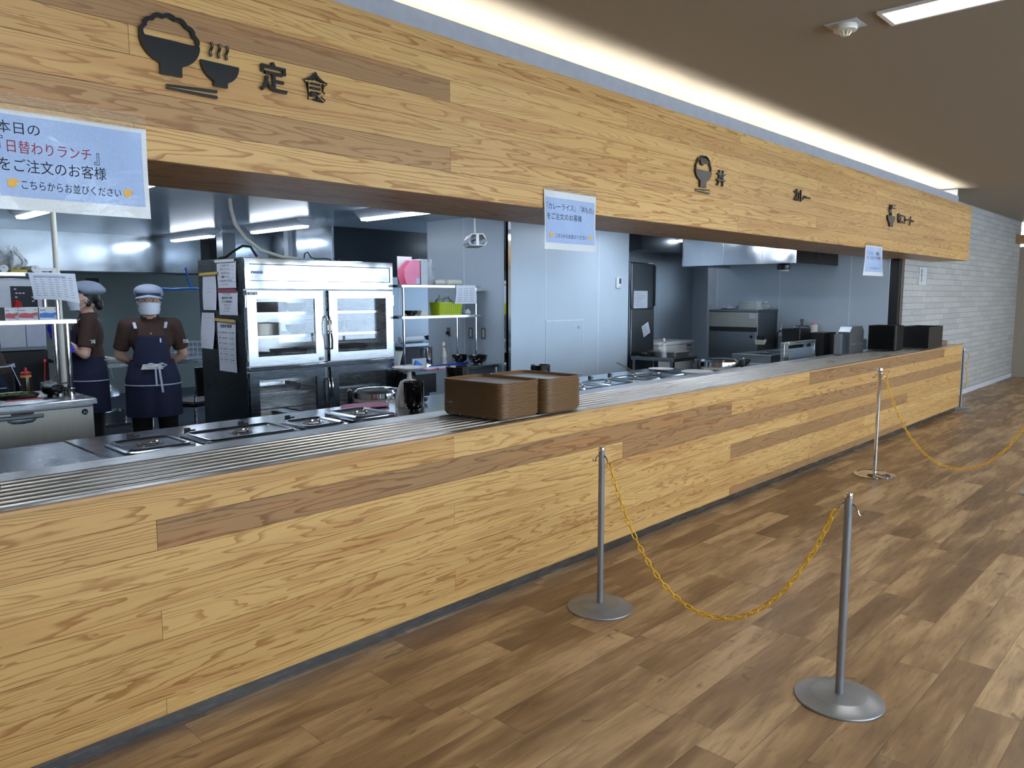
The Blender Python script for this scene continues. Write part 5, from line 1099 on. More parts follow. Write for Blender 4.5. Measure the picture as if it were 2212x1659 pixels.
bottle('soap_bottle', 'tall pale carton bottle with a pink cap right of the chrome tap', 9.70, 1.37, 0.7515, [(0, 0), (0.045, 0), (0.045, 0.36), (0.04, 0.37)], [(0.03, 0), (0.03, 0.022), (0, 0.026)], 'offwhite', 'pinkfile', 0.3701)
t = thing('sponge_basket', 'small white basket with a black sponge beside the ice maker', 'basket', (9.10, 1.80, 0.88))
MB().rloft([(-0.04, -0.05, 0.04, 0.05, 0.015, 0), (-0.05, -0.065, 0.05, 0.065, 0.015, 0.06), (-0.046, -0.061, 0.046, 0.061, 0.015, 0.06), (-0.037, -0.047, 0.037, 0.047, 0.015, 0.004)], 3).build('body', 'offwhite', t); MB().box(-0.02, -0.045, 0.01, 0.02, 0.035, 0.11).build('sponge', 'black', t); MB().box(0.04, -0.02, 0.03, 0.095, 0.02, 0.04).build('hook_arm', 'chrome', t)
# noodle station in front (y 0.62..1.5)
t = thing('noodle_station', 'steel noodle-boiling station with an upright guard panel behind the slide', 'station', (0, 0, 0))
MB().box(7.05, 0.64, 0.735, 9.10, 1.55, 0.78).build('top', 'steel', t, 35, 0.003); MB().box(7.08, 0.68, 0.12, 9.07, 1.52, 0.734).build('body', 'steel', t)
for x in (7.14, 9.0):
    for y in (0.74, 1.46): MB().cyl((x, y, 0), (x, y, 0.1195), 0.022, None, 10).build('foot', 'steel', t)
g = MB().box(7.43, 0.74, 0.7805, 7.53, 0.78, 1.02).box(7.53, 0.74, 0.985, 8.22, 0.78, 1.02).box(8.18, 0.74, 0.7805, 8.22, 0.78, 0.985).build('guard_frame', 'steel', t, 35, 0.003)
MB().box(7.531, 0.752, 0.7805, 8.179, 0.762, 0.95).build('guard_panel', plain('guard_blue_grey', (140, 154, 166), 0.2, 0.5), t, 0)
MB().box(7.7, 1.0, 0.7805, 8.9, 1.45, 0.86).build('boiler', 'steeldark', t, 35, 0.004); 
for i in range(3): MB().lathe([(0.09, 0.861), (0.1, 0.87), (0.09, 0.872)], 24, (7.95+i*0.33, 1.22, 0)).build('boiler_ring', 'steel', t)
t = thing('black_ladle', 'black ladle with a pale handle lying left of the guard panel', 'ladle', (7.28, 1.1, 0.781), 0.5); bowl_mesh(0.07, 0.06, 0.03, 0.006).build('bowl', 'blacklac', t); MB().tube([(0.05, 0, 0.07), (-0.06, 0.0, 0.075), (-0.22, 0.02, 0.07)], 0.007, 8).build('handle', 'offwhite', t)
solo('pink_towel', MB().rloft([(-0.11, -0.05, 0.11, 0.05, 0.02, 0), (-0.11, -0.05, 0.11, 0.05, 0.02, 0.02), (-0.1, -0.04, 0.1, 0.04, 0.02, 0.028)], 4), plain('mauve_cloth', (170, 150, 166), 0.9), 'folded mauve towel left of the guard panel', 'towel', (7.22, 1.33, 0.781), 0.3)
solo('pan_cover', MB().rloft([(-0.19, -0.13, 0.19, 0.13, 0.03, 0), (-0.19, -0.13, 0.19, 0.13, 0.03, 0.012), (-0.17, -0.11, 0.17, 0.11, 0.03, 0.018)], 4), 'steeltop', 'flat pale steel lid at the left end of the noodle station', 'lid', (7.24, 0.82, 0.7815))
solo('strainer_bin', MB().rloft([(-0.14, -0.1, 0.14, 0.1, 0.02, 0), (-0.15, -0.11, 0.15, 0.11, 0.02, 0.25), (-0.14, -0.1, 0.14, 0.1, 0.02, 0.25), (-0.13, -0.09, 0.13, 0.09, 0.02, 0.005)], 3), 'black', 'low black bin left of the taller black box', 'bin', (8.42, 1.05, 0.861 if False else 0.8735))
solo('black_holder', MB().box(-0.17, -0.08, 0, 0.17, 0.08, 0.30), 'black', 'tall black box standing before the dark sink wall', 'box', (8.60, 0.82, 0.781))
t = thing('noodle_strainer', 'steel loops of two noodle strainers hung before the black box', 'strainer', (8.24, 0.88, 0.781))
for x in (0, 0.05): MB().tube([(x, 0, 0), (x, 0, 0.2), (x+0.012, 0, 0.22), (x+0.024, 0, 0.2), (x+0.024, 0, 0)], 0.004, 6).build('loop', 'chrome', t)
solo('white_strap', MB().tube([(-0.13, 0, 0.02), (-0.06, 0, 0.035), (0.04, 0, 0.05), (0.11, 0, 0.04), (0.13, 0.01, 0.012), (0.07, 0.01, 0.012)], 0.012, 8), 'offwhite', 'white curled strap behind the slide next to the guard panel', 'strap', (8.42, 0.66, 0.781))
t = thing('napkin_dispenser', 'slant-topped steel dispenser box at the right end of the slide', 'dispenser', (8.36, 0.44, 0.868))
MB().prism([(0, 0), (0.42, 0), (0.42, 0.235), (0.36, 0.29), (-0.05 + 0.0, 0.29), (0, 0.235)][:4]+[(0.06, 0.29), (0, 0.235)], (0, 0.12, 0), EX, EZ, 0.12).build('body', 'steeldark', t, 0)
MB().box(0.005, -0.004, 0.10, 0.415, -0.0005, 0.106).build('slot_edge', 'steel', t, 0)
solo('acrylic_stand', MB().box(-0.11, -0.003, 0, 0.11, 0.003, 0.22).box(-0.11, -0.06, 0, 0.11, -0.003, 0.005), 'acrylic', 'clear acrylic stand left of the slant-topped dispenser', 'stand', (8.20, 0.50, 0.868))
tmb = tray_mesh().copy(); tmb.name = 'black_tray'; tmb.materials.clear(); tmb.materials.append(M['black']); tmb.materials.append(M['blacklac'])
for i in range(22):
    o = bpy.data.objects.new('black_tray', tmb); COL.objects.link(o); o.location = (9.25+i*0.0, 0.36, 0.8735+i*0.0125); o.scale = (0.95, 0.72, 0.95)
    tag(o, 'topmost black tray of the far stack' if i == 21 else 'black tray under the top one in the far stack', 'tray', 'black trays at the far end of the slide')
# hood above the noodle station
t = thing('extractor_hood', 'big polished steel extractor hood with wavy reflections at the right', 'hood', (0, 0, 0))
hx0, hy0, hy1, hz = 8.55, 1.14, 2.62, 1.862
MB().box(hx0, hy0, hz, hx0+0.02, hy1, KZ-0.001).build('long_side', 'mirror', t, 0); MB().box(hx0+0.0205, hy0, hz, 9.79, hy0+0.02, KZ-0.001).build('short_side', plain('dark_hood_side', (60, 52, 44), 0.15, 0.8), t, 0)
MB().box(hx0+0.0205, hy0+0.0205, hz+0.05, 9.79, hy1, hz+0.07).build('underside', 'steeldark', t, 0); MB().box(hx0+0.0205, hy1-0.02, hz, 9.79, hy1, hz+0.049).build('back_rim', 'steel', t, 0)
for y in (1.55, 2.05): MB().box(hx0-0.002, y-0.003, hz+0.002, hx0-0.0003, y+0.003, KZ-0.002).build('seam', 'steel', t, 0)
MB().box(9.1, hy0-0.004, hz+0.06, 9.28, hy0-0.0005, KZ-0.002).build('filter_slot', 'black', t, 0)
for x in (8.98, 9.10): MB().lathe([(0.0, -0.03), (0.014, -0.03), (0.017, 0.0)], 12, (x, 1.4, hz+0.0495)).build('drip_cup', 'white', t)
t = thing('hood_lamp', 'caged lamp hanging below the polished hood with a grey cable', 'lamp', (8.85, 1.42, hz+0.049))
MB().box(-0.05, -0.05, -0.045, 0.05, 0.05, -0.0005).build('bracket', 'steeldark', t); MB().lathe([(0.07, -0.115), (0.075, -0.1), (0.075, -0.06), (0.05, -0.0455)], 24).build('housing', 'black', t); MB().lathe([(0.0, -0.135), (0.05, -0.132), (0.068, -0.1155)], 24).build('lens', 'white', t)
MB().tube([(-0.05, 0.0, -0.03), (-0.12, 0.15, -0.03), (-0.2, 0.4, -0.02), (-0.25, 0.6, -0.004)], 0.008, 8).build('cable', 'rubber', t)
# dark duct beam beside
solo('steel_duct', MB().box(0, 0, 0, 1.45, 0.35, 0.24), 'steeldark', 'dark steel boxed duct under the ceiling above the recess', 'duct', (8.52, 3.22, 2.095))

# ================================================================== far kitchen at the left
t = thing('range_hood', 'long shallow steel range hood on the far kitchen wall', 'hood', (0, 0, 0))
mb = MB().box(2.05, 8.62, 1.835, 5.05, 9.95, KZ-0.001); mb.build('body', 'hoodsteel', t, 0); MB().box(2.05, 8.60, 1.815, 5.05, 8.6195, 1.835).build('rim', 'black', t, 0)
MB().box(5.051, 8.62, 1.835, 5.30, 9.9, KZ-0.001).build('end_cheek', 'black', t, 0)
t = thing('island_hood', 'huge steel-clad hood block behind the refrigerator top, its long side mirror-bright', 'hood', (0, 0, 0))
MB().box(5.262, 5.476, 1.74, 5.285, 8.5, KZ-0.001).build('long_side', 'hoodsteel', t, 0); MB().box(5.2855, 5.476, 1.74, 6.9, 5.50, KZ-0.001).build('short_side', plain('shaded_clad', (52, 56, 58), 0.25, 0.7), t, 0); MB().box(5.2855, 5.501, 1.79, 6.9, 8.5, 1.81).build('underside', 'steeldark', t, 0)  # short side is the same steel, its dim reflection painted into the colour
MB().box(5.256, 5.468, 1.735, 5.275, 5.4755, KZ-0.001).build('corner_trim', 'steel', t, 0)
t = thing('valve_pipe', 'brass and white valve on a short pipe in front of the dark hood side', 'valve', (5.30, 5.40, 1.87))
MB().tube([(0, 0, 0), (0.30, 0, 0), (0.34, 0, -0.02), (0.34, 0, -0.12)], 0.018, 10).build('pipe', 'steel', t); MB().box(0.10, -0.04, -0.035, 0.19, -0.019, 0.04).build('tag_plate', 'ribbon', t); MB().tube([(-0.04, 0, 0), (-0.001, 0, 0)], 0.024, 10).build('brass_end', 'yellowbar', t); MB().tube([(0.0, 0, 0.02), (0.0, 0, 0.07), (0.05, 0, 0.09)], 0.008, 8).build('lever', 'black', t)
solo('wall_panel_board', MB().box(0, 0, 0, 0.35, 0.04, 0.55), 'papergrey', 'pale grey board panel on the far wall left of the refrigerator', 'panel', (4.45, 7.2, 1.32))
solo('steel_post_column', MB().box(0, 0, 0, 0.18, 0.18, KZ-0.002), 'steeldark', 'grey square column rising behind the refrigerator top', 'column', (4.78, 7.35, 0))
solo('blue_hose', MB().tube([(3.75, 7.15, 1.60), (4.0, 7.15, 1.585), (4.25, 7.15, 1.60), (4.42, 7.15, 1.585), (4.75, 7.15, 1.62)], 0.014, 8).tube([(4.18, 7.15, 1.86), (4.20, 7.15, 1.75), (4.24, 7.15, 1.615)], 0.012, 8), 'blue', 'bright blue hose strung along the far kitchen wall', 'hose')
solo('wall_cable', MB().tube([(3.42, 9.95, 1.81), (3.45, 9.95, 1.7), (3.47, 9.95, 1.55)], 0.012, 6), 'rubber', 'thin black cable running down the far wall above the front worker', 'cable')
solo('wall_bracket', MB().box(-0.08, -0.06, -0.05, 0.08, 0, 0.05), 'black', 'small black bracket under the far range hood', 'bracket', (3.95, 9.9, 1.72))
# oven stack
t = thing('steam_oven', 'steel steam oven with a dark button panel behind the workers', 'oven', (1.93, 6.3, 0))
MB().box(0, 0.02, 0.95, 0.42, 0.8, 1.68).build('body', 'steeldark', t, 35, 0.006); MB().box(0.02, 0.0, 1.33, 0.40, 0.0195, 1.66).build('control_fascia', 'papergrey', t, 0)
MB().box(0.13, -0.004, 1.36, 0.36, -0.0005, 1.60).build('button_panel', 'ink', t, 0)
mb = MB()
for x, z in ((0.16, 1.565), (0.17, 1.525), (0.20, 1.525), (0.23, 1.525), (0.165, 1.485), (0.31, 1.485), (0.31, 1.445), (0.20, 1.40)): mb.box(x, -0.006, z, x+0.02, -0.0045, z+0.012)
mb.build('buttons', 'papergrey', t, 0)
MB().box(0.01, 0.0, 0.99, 0.235, 0.0195, 1.325).build('door', 'papergrey', t, 35, 0.003); MB().box(0.24, 0.0, 0.99, 0.41, 0.0195, 1.325).build('door', 'ribbon', t, 35, 0.003); MB().box(0.25, -0.004, 1.29, 0.30, -0.0005, 1.32).build('latch', 'black', t)
MB().box(0.0, 0.0, 0.12, 0.42, 0.8, 0.945).build('stand', 'black', t)
for x in (0.05, 0.37): MB().cyl((x, 0.1, 0), (x, 0.1, 0.1195), 0.02, None, 10).build('foot', 'steel', t)
# back table, running away along y
t = thing('prep_table', 'steel prep table with an undershelf running back between the two workers', 'table', (0, 0, 0))
MB().box(2.38, 5.25, 0.81, 2.84, 7.3, 0.85).build('top', 'steel', t, 35, 0.003); MB().box(2.42, 5.35, 0.22, 2.80, 7.2, 0.25).build('undershelf', 'steeldark', t)
for x, y in ((2.79, 5.3), (2.79, 7.22), (2.43, 5.3), (2.43, 7.22)): MB().cyl((x, y, 0), (x, y, 0.809), 0.022, None, 12).build('leg', 'steel', t)
t = thing('dough_sheet', 'white cutting board with a rolled cloth on the back prep table', 'cutting board', (2.60, 6.0, 0.851)); MB().rloft([(-0.20, -0.3, 0.22, 0.26, 0.02, 0), (-0.20, -0.3, 0.22, 0.26, 0.02, 0.02)], 3).build('board', 'offwhite', t); MB().tube([(-0.18, 0.12, 0.055), (0.2, 0.16, 0.055)], [0.034, 0.034], 16).build('rolled_cloth', 'white', t)
solo('big_pot', MB().lathe([(0, 0), (0.17, 0), (0.17, 0.22), (0.18, 0.225), (0.165, 0.225), (0.16, 0.005), (0, 0.005)], 28), 'steel', 'steel pot on the undershelf of the back prep table', 'pot', (2.62, 5.92, 0.251))
solo('steel_colander', MB().lathe([(0.22, 0), (0.21, 0.05), (0.15, 0.11), (0.06, 0.14), (0, 0.145)], 28), 'steeldark', 'domed steel lid leaning over the pots on the undershelf', 'lid', (2.62, 5.80, 0.49), 0.2)
solo('tray_box', MB().rloft([(-0.12, -0.09, 0.12, 0.09, 0.02, 0), (-0.13, -0.1, 0.13, 0.1, 0.02, 0.12), (-0.12, -0.09, 0.12, 0.09, 0.02, 0.12), (-0.11, -0.08, 0.11, 0.08, 0.02, 0.005)], 3), 'chrome', 'shiny steel pan at the front of the undershelf', 'pan', (2.64, 5.47, 0.251))
t = thing('wire_basket', 'white wire basket on a steel bench beside the refrigerator', 'basket', (3.72, 6.1, 0.80))
mb = MB()
for z in (0.0, 0.06, 0.12, 0.18): mb.tube([(-0.15, -0.12, z), (0.15, -0.12, z), (0.15, 0.12, z), (-0.15, 0.12, z)], 0.004, 6, 0, True)
for i in range(7):
    x = -0.15+i*0.05; mb.tube([(x, -0.12, 0.18), (x, -0.12, 0), (x, 0.12, 0), (x, 0.12, 0.18)], 0.003, 6)
mb.build('wires', 'ribbon', t)
t = thing('side_bench', 'steel bench carrying the wire basket behind the black chair', 'bench', (3.35, 5.9, 0)); MB().box(0, 0, 0.755, 0.85, 0.6, 0.795).build('top', 'steel', t); 
for x in (0.05, 0.8):
    for y in (0.05, 0.55): MB().cyl((x, y, 0), (x, y, 0.754), 0.02, None, 10).build('leg', 'steel', t)
MB().box(0.03, 0.03, 0.25, 0.82, 0.57, 0.27).build('undershelf', 'steeldark', t)
solo('white_mug', MB().lathe([(0, 0), (0.045, 0), (0.05, 0.09), (0.046, 0.09), (0.04, 0.004), (0, 0.004)], 24), 'white', 'white cup at the end of the steel bench by the refrigerator', 'cup', (4.05, 5.98, 0.796))
t = thing('black_chair', 'black chair with thin steel legs left of the glass-door refrigerator', 'chair', (3.22, 4.85, 0), 0.35)
MB().rloft([(-0.2, -0.2, 0.2, 0.2, 0.04, 0.44), (-0.21, -0.21, 0.21, 0.21, 0.04, 0.47), (-0.2, -0.2, 0.2, 0.2, 0.04, 0.49)], 4).build('seat', 'black', t)
MB().sheet(lambda u, v: ((u-0.5)*0.36*(0.85+0.15*v), -0.20-0.03*math.sin(PI*u)-0.02*v, 0.54+0.28*v), 10, 6, 0.03).build('backrest', 'black', t, 60)
for sx in (-1, 1): MB().tube([(sx*0.17, -0.19, 0.62), (sx*0.18, -0.18, 0.46), (sx*0.2, -0.21, 0.0)], 0.011, 8).build('leg', 'steel', t); MB().tube([(sx*0.18, 0.17, 0.44), (sx*0.2, 0.22, 0.0)], 0.011, 8).build('leg', 'steel', t)
MB().tube([(-0.19, -0.2, 0.2), (0.19, -0.2, 0.2)], 0.008, 8).build('crossbar', 'steel', t)
# alcove background seen past the refrigerator
t = thing('back_bench', 'steel bench with rolls seen deep in the alcove past the refrigerator', 'bench', (6.5, 5.7, 0)); MB().box(0, 0, 0.80, 1.6, 0.65, 0.84).build('top', 'steel', t); MB().box(0.05, 0.05, 0.1, 1.55, 0.6, 0.799).build('body', 'black', t)
for x in (0.1, 1.5): MB().cyl((x, 0.1, 0), (x, 0.1, 0.0995), 0.02, None, 10).build('foot', 'steel', t)
solo('paper_roll', MB().tube([(0, 0, 0.045), (0.42, 0.02, 0.045)], [0.045, 0.045], 20), 'white', 'white roll lying on the far alcove bench', 'roll', (6.55, 5.85, 0.841))
solo('black_wok', bowl_mesh(0.15, 0.09, 0.06, 0.01), 'blacklac', 'black pan on the far alcove bench behind the wall corner', 'pan', (7.22, 5.9, 0.841))

# ================================================================== people
def cap(mb, p0, r0, p1, r1, n=14, flat=None):
    # limb segment with rounded ends
    p0, p1 = Vector(p0), Vector(p1); d = (p1-p0).normalized(); pts = []; rr = []
    for i in range(5): a = PI/2*(1-i/4*1.0); pts.append(p0-d*r0*math.sin(a)); rr.append(max(0.0008, r0*math.cos(a)))
    for i in range(5): a = PI/2*i/4; pts.append(p1+d*r1*math.sin(a)); rr.append(max(0.0008, r1*math.cos(a)))
    mb.tube(pts, rr, n)
def fuse(mb, name, mat, parent, vox, smooth=4, lean=0.0):
    me = bpy.data.meshes.new(name); me.from_pydata(mb.v, [], mb.f)
    ob = bpy.data.objects.new(name, me); COL.objects.link(ob)
    r = ob.modifiers.new('r', 'REMESH'); r.mode = 'VOXEL'; r.voxel_size = vox
    s_ = ob.modifiers.new('s', 'SMOOTH'); s_.factor = 0.5; s_.iterations = smooth
    dg = bpy.context.evaluated_depsgraph_get(); dg.update()
    m2 = bpy.data.meshes.new_from_object(ob.evaluated_get(dg)); m2.name = name
    bpy.data.objects.remove(ob); bpy.data.meshes.remove(me)
    m2.materials.clear(); m2.materials.append(M[mat]); m2.polygons.foreach_set('use_smooth', [True]*len(m2.polygons))
    o = bpy.data.objects.new(name, m2); COL.objects.link(o); o.parent = parent
    return o
def hand(mb, wrist, direction, palm_n, spread=1.0, curl=0.5, r=1.0):
    # palm with five separate bent fingers; direction = knuckle direction, palm_n = way the palm faces
    w0, d = Vector(wrist), Vector(direction).normalized(); n = Vector(palm_n); n = (n-d*n.dot(d)).normalized(); s_ = d.cross(n)
    k = w0+d*0.075
    for i in range(4): cap(mb, w0+d*0.012+s_*(i-1.5)*0.010, 0.013*r, k+s_*(i-1.5)*0.0185, 0.0105*r, 10)
    for i, L in enumerate((0.062, 0.072, 0.067, 0.052)):
        b0 = k+s_*(i-1.5)*0.0195*spread; q = b0; a = 0.25*curl
        for j, f in enumerate((0.45, 0.31, 0.24)):
            e = q+(d*math.cos(a)+n*math.sin(a))*L*f; cap(mb, q, (0.0088-0.0008*j)*r, e, (0.0080-0.0008*j)*r, 8); q = e; a += 0.75*curl
    t0 = w0+d*0.022+s_*0.026; t1 = t0+(d*0.6+s_*0.6+n*0.4).normalized()*0.034; t2 = t1+(d*0.85+s_*0.15+n*0.45).normalized()*0.028
    cap(mb, t0, 0.0115*r, t1, 0.0098*r, 8); cap(mb, t1, 0.0096*r, t2, 0.008*r, 8)
def person(label, loc, rz, arms, gloves=(), lean=0.0, bun=False, glasses=False, front_tie=True, text=None, sc_=1.0, head_turn=0.0):
    P = thing('person', label, 'person', loc, rz); P.scale = (sc_, sc_, sc_)
    S = (0.168, 0.005, 1.275)
    body = MB()
    body.ball((0, 0.01, 0.86), 0.15, 0.11, 0.13); body.ball((0, 0.0, 1.0), 0.122, 0.092, 0.14); body.ball((0, 0.0, 1.16), 0.142, 0.102, 0.16)
    cap(body, (-S[0]+0.03, S[1], S[2]-0.01), 0.055, (S[0]-0.03, S[1], S[2]-0.01), 0.055)
    cap(body, (0, 0.015, 1.27), 0.058, (0, 0.0, 1.37), 0.046)
    H = Vector((0, -0.015, 1.452))
    body.ball(tuple(H), 0.075, 0.094, 0.108, 24, 16); body.ball((0, -0.045, 1.395), 0.052, 0.055, 0.055)
    cap(body, (0, -0.103, 1.452), 0.008, (0, -0.116, 1.424), 0.0115, 8)
    for sx in (-1, 1):
        body.ball((sx*0.076, 0.0, 1.437), 0.010, 0.020, 0.030, 10, 8); body.ball((sx*0.03, -0.097, 1.474), 0.022, 0.009, 0.007, 10, 6)
        cap(body, (sx*0.085, 0.01, 0.85), 0.088, (sx*0.095, 0.0, 0.47), 0.056); cap(body, (sx*0.095, 0, 0.47), 0.054, (sx*0.10, 0.015, 0.09), 0.036); body.ball((sx*0.10, -0.04, 0.045), 0.038, 0.09, 0.036, 12, 8)
    shirt = MB(); shirt.ball((0, 0.008, 0.92), 0.163, 0.122, 0.10); shirt.ball((0, 0, 1.0), 0.142, 0.112, 0.15); shirt.ball((0, 0, 1.16), 0.158, 0.118, 0.165)
    cap(shirt, (-S[0]+0.035, S[1], S[2]-0.012), 0.066, (S[0]-0.035, S[1], S[2]-0.012), 0.066)
    cap(shirt, (0, 0.02, 1.25), 0.075, (0, 0.012, 1.29), 0.062)
    for sx, (el, wr, hd, pn, curl) in zip((-1, 1), arms):
        sh_ = Vector((sx*S[0], S[1], S[2]-0.012)); el, wr = Vector(el), Vector(wr)
        cap(body, sh_, 0.050, el, 0.038); cap(body, el, 0.039, wr, 0.027)
        if sx not in gloves: hand(body, wr, hd, pn, 1.0, curl)
        q = sh_.lerp(el, 0.80); cap(shirt, sh_, 0.066, sh_.lerp(el, 0.45), 0.062); shirt.tube([sh_.lerp(el, 0.2), q], [0.062, 0.060], 20)
    fuse(body, 'body', 'skin', P, 0.0075, 3); fuse(shirt, 'shirt', 'shirt', P, 0.010, 5)
    for i, sx in enumerate((-1, 1)):
        if sx in gloves:
            mb = MB(); el, wr, hd, pn, curl = arms[i]; el, wr = Vector(el), Vector(wr); cap(mb, wr+(el-wr).normalized()*0.05, 0.033, wr, 0.031); hand(mb, wr, hd, pn, 1.0, curl, 1.12); fuse(mb, 'glove', 'glove', P, 0.0055, 2)
    # collar: two flaps round the neck, open in front
    def col(u, v):
        a = -PI/2+0.35+(2*PI-0.7)*u; r = 0.060+0.022*v; drop = 0.030*v+0.028*v*max(0, -math.sin(a))
        return (r*math.cos(a)*1.02, 0.012+r*math.sin(a), 1.338-drop-0.012*max(0, -math.sin(a)))
    MB().sheet(col, 30, 4, 0.004).build('collar', 'shirt', P, 60)
    MB().ball((0.0, -0.113, 1.205), 0.006, 0.004, 0.006, 8, 6).build('button', 'ribbon', P)
    # trousers and shoes
    mb = MB(); mb.ball((0, 0.01, 0.86), 0.165, 0.125, 0.13)
    for sx in (-1, 1): cap(mb, (sx*0.085, 0.01, 0.84), 0.10, (sx*0.095, 0.005, 0.46), 0.075); cap(mb, (sx*0.095, 0.005, 0.46), 0.075, (sx*0.10, 0.015, 0.12), 0.062)
    fuse(mb, 'trousers', 'trousers', P, 0.014, 4)
    for sx in (-1, 1): MB().rloft([(sx*0.10-0.046, -0.145, sx*0.10+0.046, 0.075, 0.04, 0.0), (sx*0.10-0.048, -0.147, sx*0.10+0.048, 0.077, 0.042, 0.03), (sx*0.10-0.036, -0.10, sx*0.10+0.036, 0.07, 0.03, 0.085)], 5).build('shoe', 'black', P)
    # apron: bib and wrapped skirt
    def bib(u, v):
        x = (u-0.5)*(0.27-0.06*v); z = 0.95+0.235*v; y = -0.128*math.sqrt(max(0.05, 1-(x/0.175)**2))-0.008+0.014*v*v
        return (x, y, z)
    MB().sheet(bib, 14, 10, 0.005).build('bib', 'apron', P, 60)
    def skirt(u, v):
        a = -PI/2-2.25+4.5*u; z = 0.985-0.44*v; rx = 0.158+0.038*min(1, v*3)+0.006*v; ry = 0.128+0.042*min(1, v*3)+0.006*v
        k = 1+0.02*math.sin(9*a)*v-0.05*v*math.exp(-((u-0.5)/0.035)**2)
        return (rx*math.cos(a)*k, 0.008+ry*math.sin(a)*k, z)
    MB().sheet(skirt, 48, 12, 0.005).build('apron_skirt', 'apron', P, 60)
    MB().tube([(0.162*math.cos(a), 0.006+0.134*math.sin(a), 0.957-0.014*math.sin(-a)*0) for a in [2*PI*i/36 for i in range(36)]], 0.006, 6, 0, True).build('waist_tie', 'ribbon', P)
    MB().tube([((0.2055)*math.cos(a), 0.008+0.1795*math.sin(a), 0.80) for a in [-PI/2-2.2+4.4*i/30 for i in range(31)]], 0.0045, 6).build('trim_stripe', 'ribbon', P)
    for sx in (-1, 1):
        def strap(u, v):
            t = u; x = sx*(0.105+0.012*math.sin(PI*t))+(v-0.5)*0.022; a = -1.15+2.0*t
            return (x, 0.004+0.112*math.sin(a)*1.0-(0.0 if t > 0.2 else 0.008*(0.2-t)/0.2), 1.235+0.098*math.cos(a)-0.03)
        MB().sheet(strap, 14, 2, 0.003).build('strap', 'ribbon', P, 60)
    if front_tie:
        mb = MB(); Y0 = -0.155
        for sx, L in ((-1, 0.085), (1, 0.07)):
            mb.tube([(0.03, Y0, 0.957), (0.03+sx*L*0.5, Y0-0.016, 0.972), (0.03+sx*L, Y0-0.012, 0.958), (0.03+sx*L*0.6, Y0-0.014, 0.942), (0.03, Y0, 0.957)], 0.0075, 6)
        mb.sheet(lambda u, v: (0.036+0.016*u+0.02*v, Y0-0.022-0.012*math.sin(2*v), 0.965-0.22*v), 3, 10, 0.003); mb.sheet(lambda u, v: (0.012+0.014*u+0.004*v, Y0-0.018-0.01*v, 0.955-0.16*v), 3, 8, 0.003)
        mb.build('bow', 'ribbon', P); MB().rloft([(-0.085, Y0-0.014, 0.075, Y0+0.02, 0.008, 0.928), (-0.075, Y0-0.018, 0.07, Y0+0.02, 0.008, 0.952), (-0.07, Y0-0.010, 0.06, Y0+0.015, 0.006, 0.966)], 3).build('tucked_cloth', 'offwhite', P)
        MB().box(0.062, -0.139, 1.135, 0.072, -0.128, 1.168).build('pen', 'white', P)
    else:
        mb = MB(); mb.tube([(0, 0.135, 0.957), (-0.06, 0.15, 0.965), (-0.075, 0.145, 0.945), (0, 0.135, 0.957)], 0.007, 6); mb.sheet(lambda u, v: (-0.02+0.018*u, 0.142+0.02*v, 0.955-0.16*v), 3, 8, 0.003); mb.build('bow', 'ribbon', P)
    # head things turn together about the neck
    HT = Matrix.Translation((0, 0, 0)) @ Matrix.Rotation(head_turn, 4, 'Z')
    def face(u, v):
        a = -PI/2+(u-0.5)*2.5; z = 1.352+0.096*v; k = 1.0-0.10*(1-v)**2; b = 0.012*math.exp(-((u-0.5)/0.16)**2)*(0.4+v)
        r = 1.10+b*6+0.012*math.sin(v*16)
        rx = 0.075*k*r; ry = 0.098*k*r*(0.93+0.07*v)
        return (rx*math.cos(a), -0.020+ry*math.sin(a), z+0.012*abs(u-0.5)*2*(0.5-v))
    MB().sheet(face, 24, 10, 0.003).build('mask', 'mask', P, 60)
    for sx in (-1, 1): MB().tube([(sx*0.076, -0.045, 1.44), (sx*0.088, -0.01, 1.452), (sx*0.086, 0.016, 1.44), (sx*0.08, -0.005, 1.405), (sx*0.074, -0.045, 1.375)], 0.002, 6).build('mask_loop', 'mask', P)
    for sx in (-1, 1):
        MB().ball((sx*0.031, -0.094, 1.463), 0.014, 0.012, 0.006, 12, 8).ball((sx*0.031, -0.1035, 1.463), 0.0062, 0.004, 0.0058, 10, 8, 1).build('eye', ['white', 'hair'], P)
        MB().tube([(sx*0.015, -0.108, 1.482), (sx*0.032, -0.107, 1.487), (sx*0.05, -0.095, 1.481)], 0.003, 6).build('eyebrow', 'hair', P)
    if glasses:
        mb = MB()
        for sx in (-1, 1):
            mb.tube([(sx*0.032+0.022*math.cos(a), -0.115+0.004*abs(math.cos(a)), 1.462+0.014*math.sin(a)) for a in [2*PI*i/16 for i in range(16)]], 0.0013, 5, 0, True); mb.tube([(sx*0.054, -0.112, 1.465), (sx*0.078, -0.03, 1.463)], 0.0013, 5)
        mb.tube([(-0.01, -0.118, 1.464), (0.01, -0.118, 1.464)], 0.0013, 5); mb.build('glasses', 'greypaint', P)
    mb = MB(); mb.ball((0, 0.022, 1.475), 0.083, 0.088, 0.085, 20, 12)
    for sx in (-1, 1): mb.ball((sx*0.072, 0.012, 1.425), 0.014, 0.03, 0.045, 10, 8)
    if bun: mb.ball((0.0, 0.095, 1.40), 0.038, 0.032, 0.048, 14, 10)
    else: mb.ball((0, 0.06, 1.42), 0.06, 0.045, 0.05, 14, 10)
    fuse(mb, 'hair', 'hair', P, 0.008, 2)
    mb = MB(); mb.ball((0, 0.012, 1.535), 0.108, 0.122, 0.058, 28, 12); mb.ball((0, 0.035, 1.515), 0.112, 0.118, 0.05, 28, 12); fuse(mb, 'cap', 'cap', P, 0.009, 4)
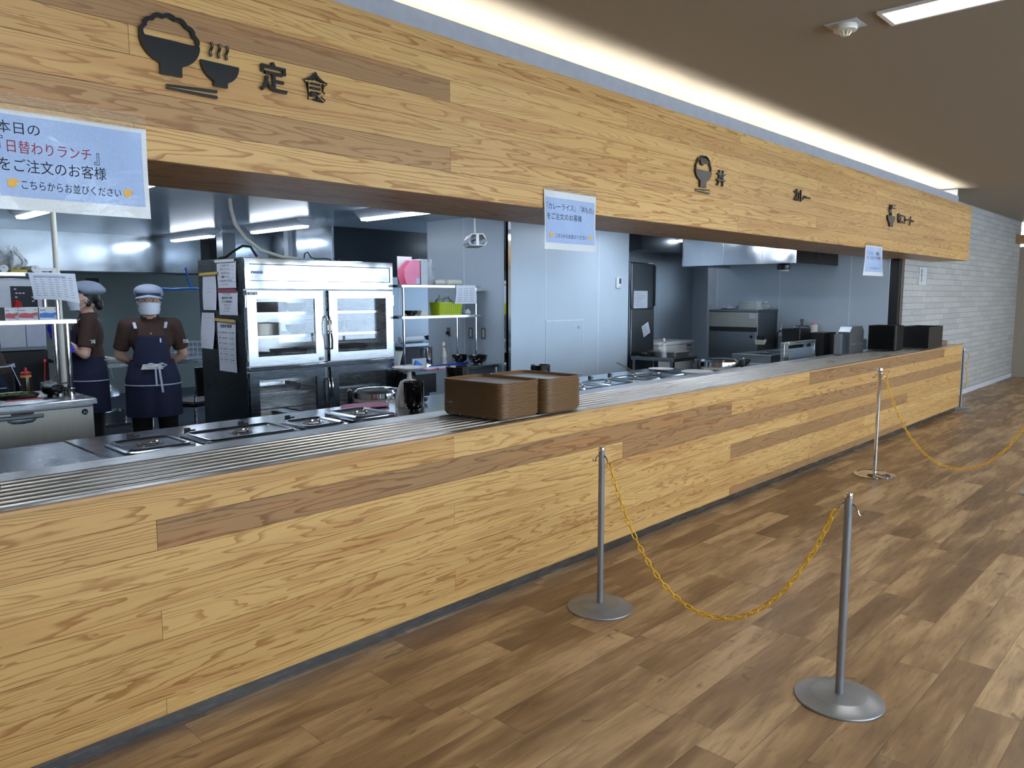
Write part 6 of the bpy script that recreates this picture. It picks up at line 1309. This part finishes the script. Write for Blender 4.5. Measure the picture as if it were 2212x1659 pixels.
    MB().loft([(0, -0.004, 1.497, 0.090, 0.108), (0, -0.002, 1.52, 0.094, 0.112)], 36).build('cap_band', 'capband', P)
    def brim(u, v):
        a = -PI/2+(u-0.5)*2.5; k = v*(0.35+0.65*math.cos((u-0.5)*2.5)); return ((0.092+0.02*k)*math.cos(a), -0.006+(0.110+0.040*k)*math.sin(a), 1.505-0.018*k-0.022*abs(u-0.5)*2)
    MB().sheet(brim, 24, 4, 0.004).build('brim', 'cap', P, 60)
    if text:
        sx, body_, c, nrm = text; nrm = Vector(nrm).normalized(); ax = Vector((0, 0, 1)).cross(nrm).normalized(); ay = nrm.cross(ax)
        MB().text(body_, (-0.032, -0.014, 0.032, 0.014), c, ax, ay, 0.001, 0, 0.03).build('sleeve_lettering', 'white', P, 0)
    if lean:
        for ch in P.children:
            me = ch.data
            for v in me.vertices:
                if v.co.z > 0.8: v.co.y -= lean*(v.co.z-0.8)
            me.update()
    return P
person('person in white mask and navy apron standing with hands behind the back', (2.40, 3.72, 0), -0.36,
       [((-0.235, 0.07, 1.03), (-0.10, 0.15, 0.93), (0.8, 0.3, -0.2), (0, 1, 0), 0.6), ((0.235, 0.07, 1.03), (0.10, 0.165, 0.925), (-0.8, 0.3, -0.2), (0, 1, 0), 0.6)],
       glasses=True, text=(1, 'TDS', (0.252, -0.035, 1.135), (0.75, -0.66, 0)))
person('person in a grey cap and navy apron turned left with folded arms in blue gloves', (2.12, 4.30, 0), -1.80,
       [((-0.20, -0.13, 1.06), (0.12, -0.205, 1.055), (1, 0.55, 0.12), (0, 1, 0.1), 0.5), ((0.215, -0.045, 1.015), (0.02, -0.235, 1.15), (-0.35, -0.25, 0.9), (-0.5, 0.6, 0.2), 0.7)],
       gloves=(-1, 1), bun=True, front_tie=False, text=(1, 'TDS', (0.250, 0.0, 1.115), (1, 0.1, 0.0)), sc_=1.02)
person('person in a brown shirt and navy apron bending forward, cut off by the left edge', (1.48, 4.42, 0), -2.05,
       [((-0.22, -0.06, 1.03), (-0.15, -0.28, 0.98), (0.2, -0.8, -0.3), (0, 0, -1), 0.6), ((0.235, 0.02, 1.02), (0.12, -0.20, 0.985), (-0.4, -0.8, -0.2), (0, 0, -1), 0.6)],
       lean=0.22, front_tie=False, text=(1, 'TOS', (0.250, 0.03, 1.14), (1, 0.15, 0.0)), sc_=1.0)
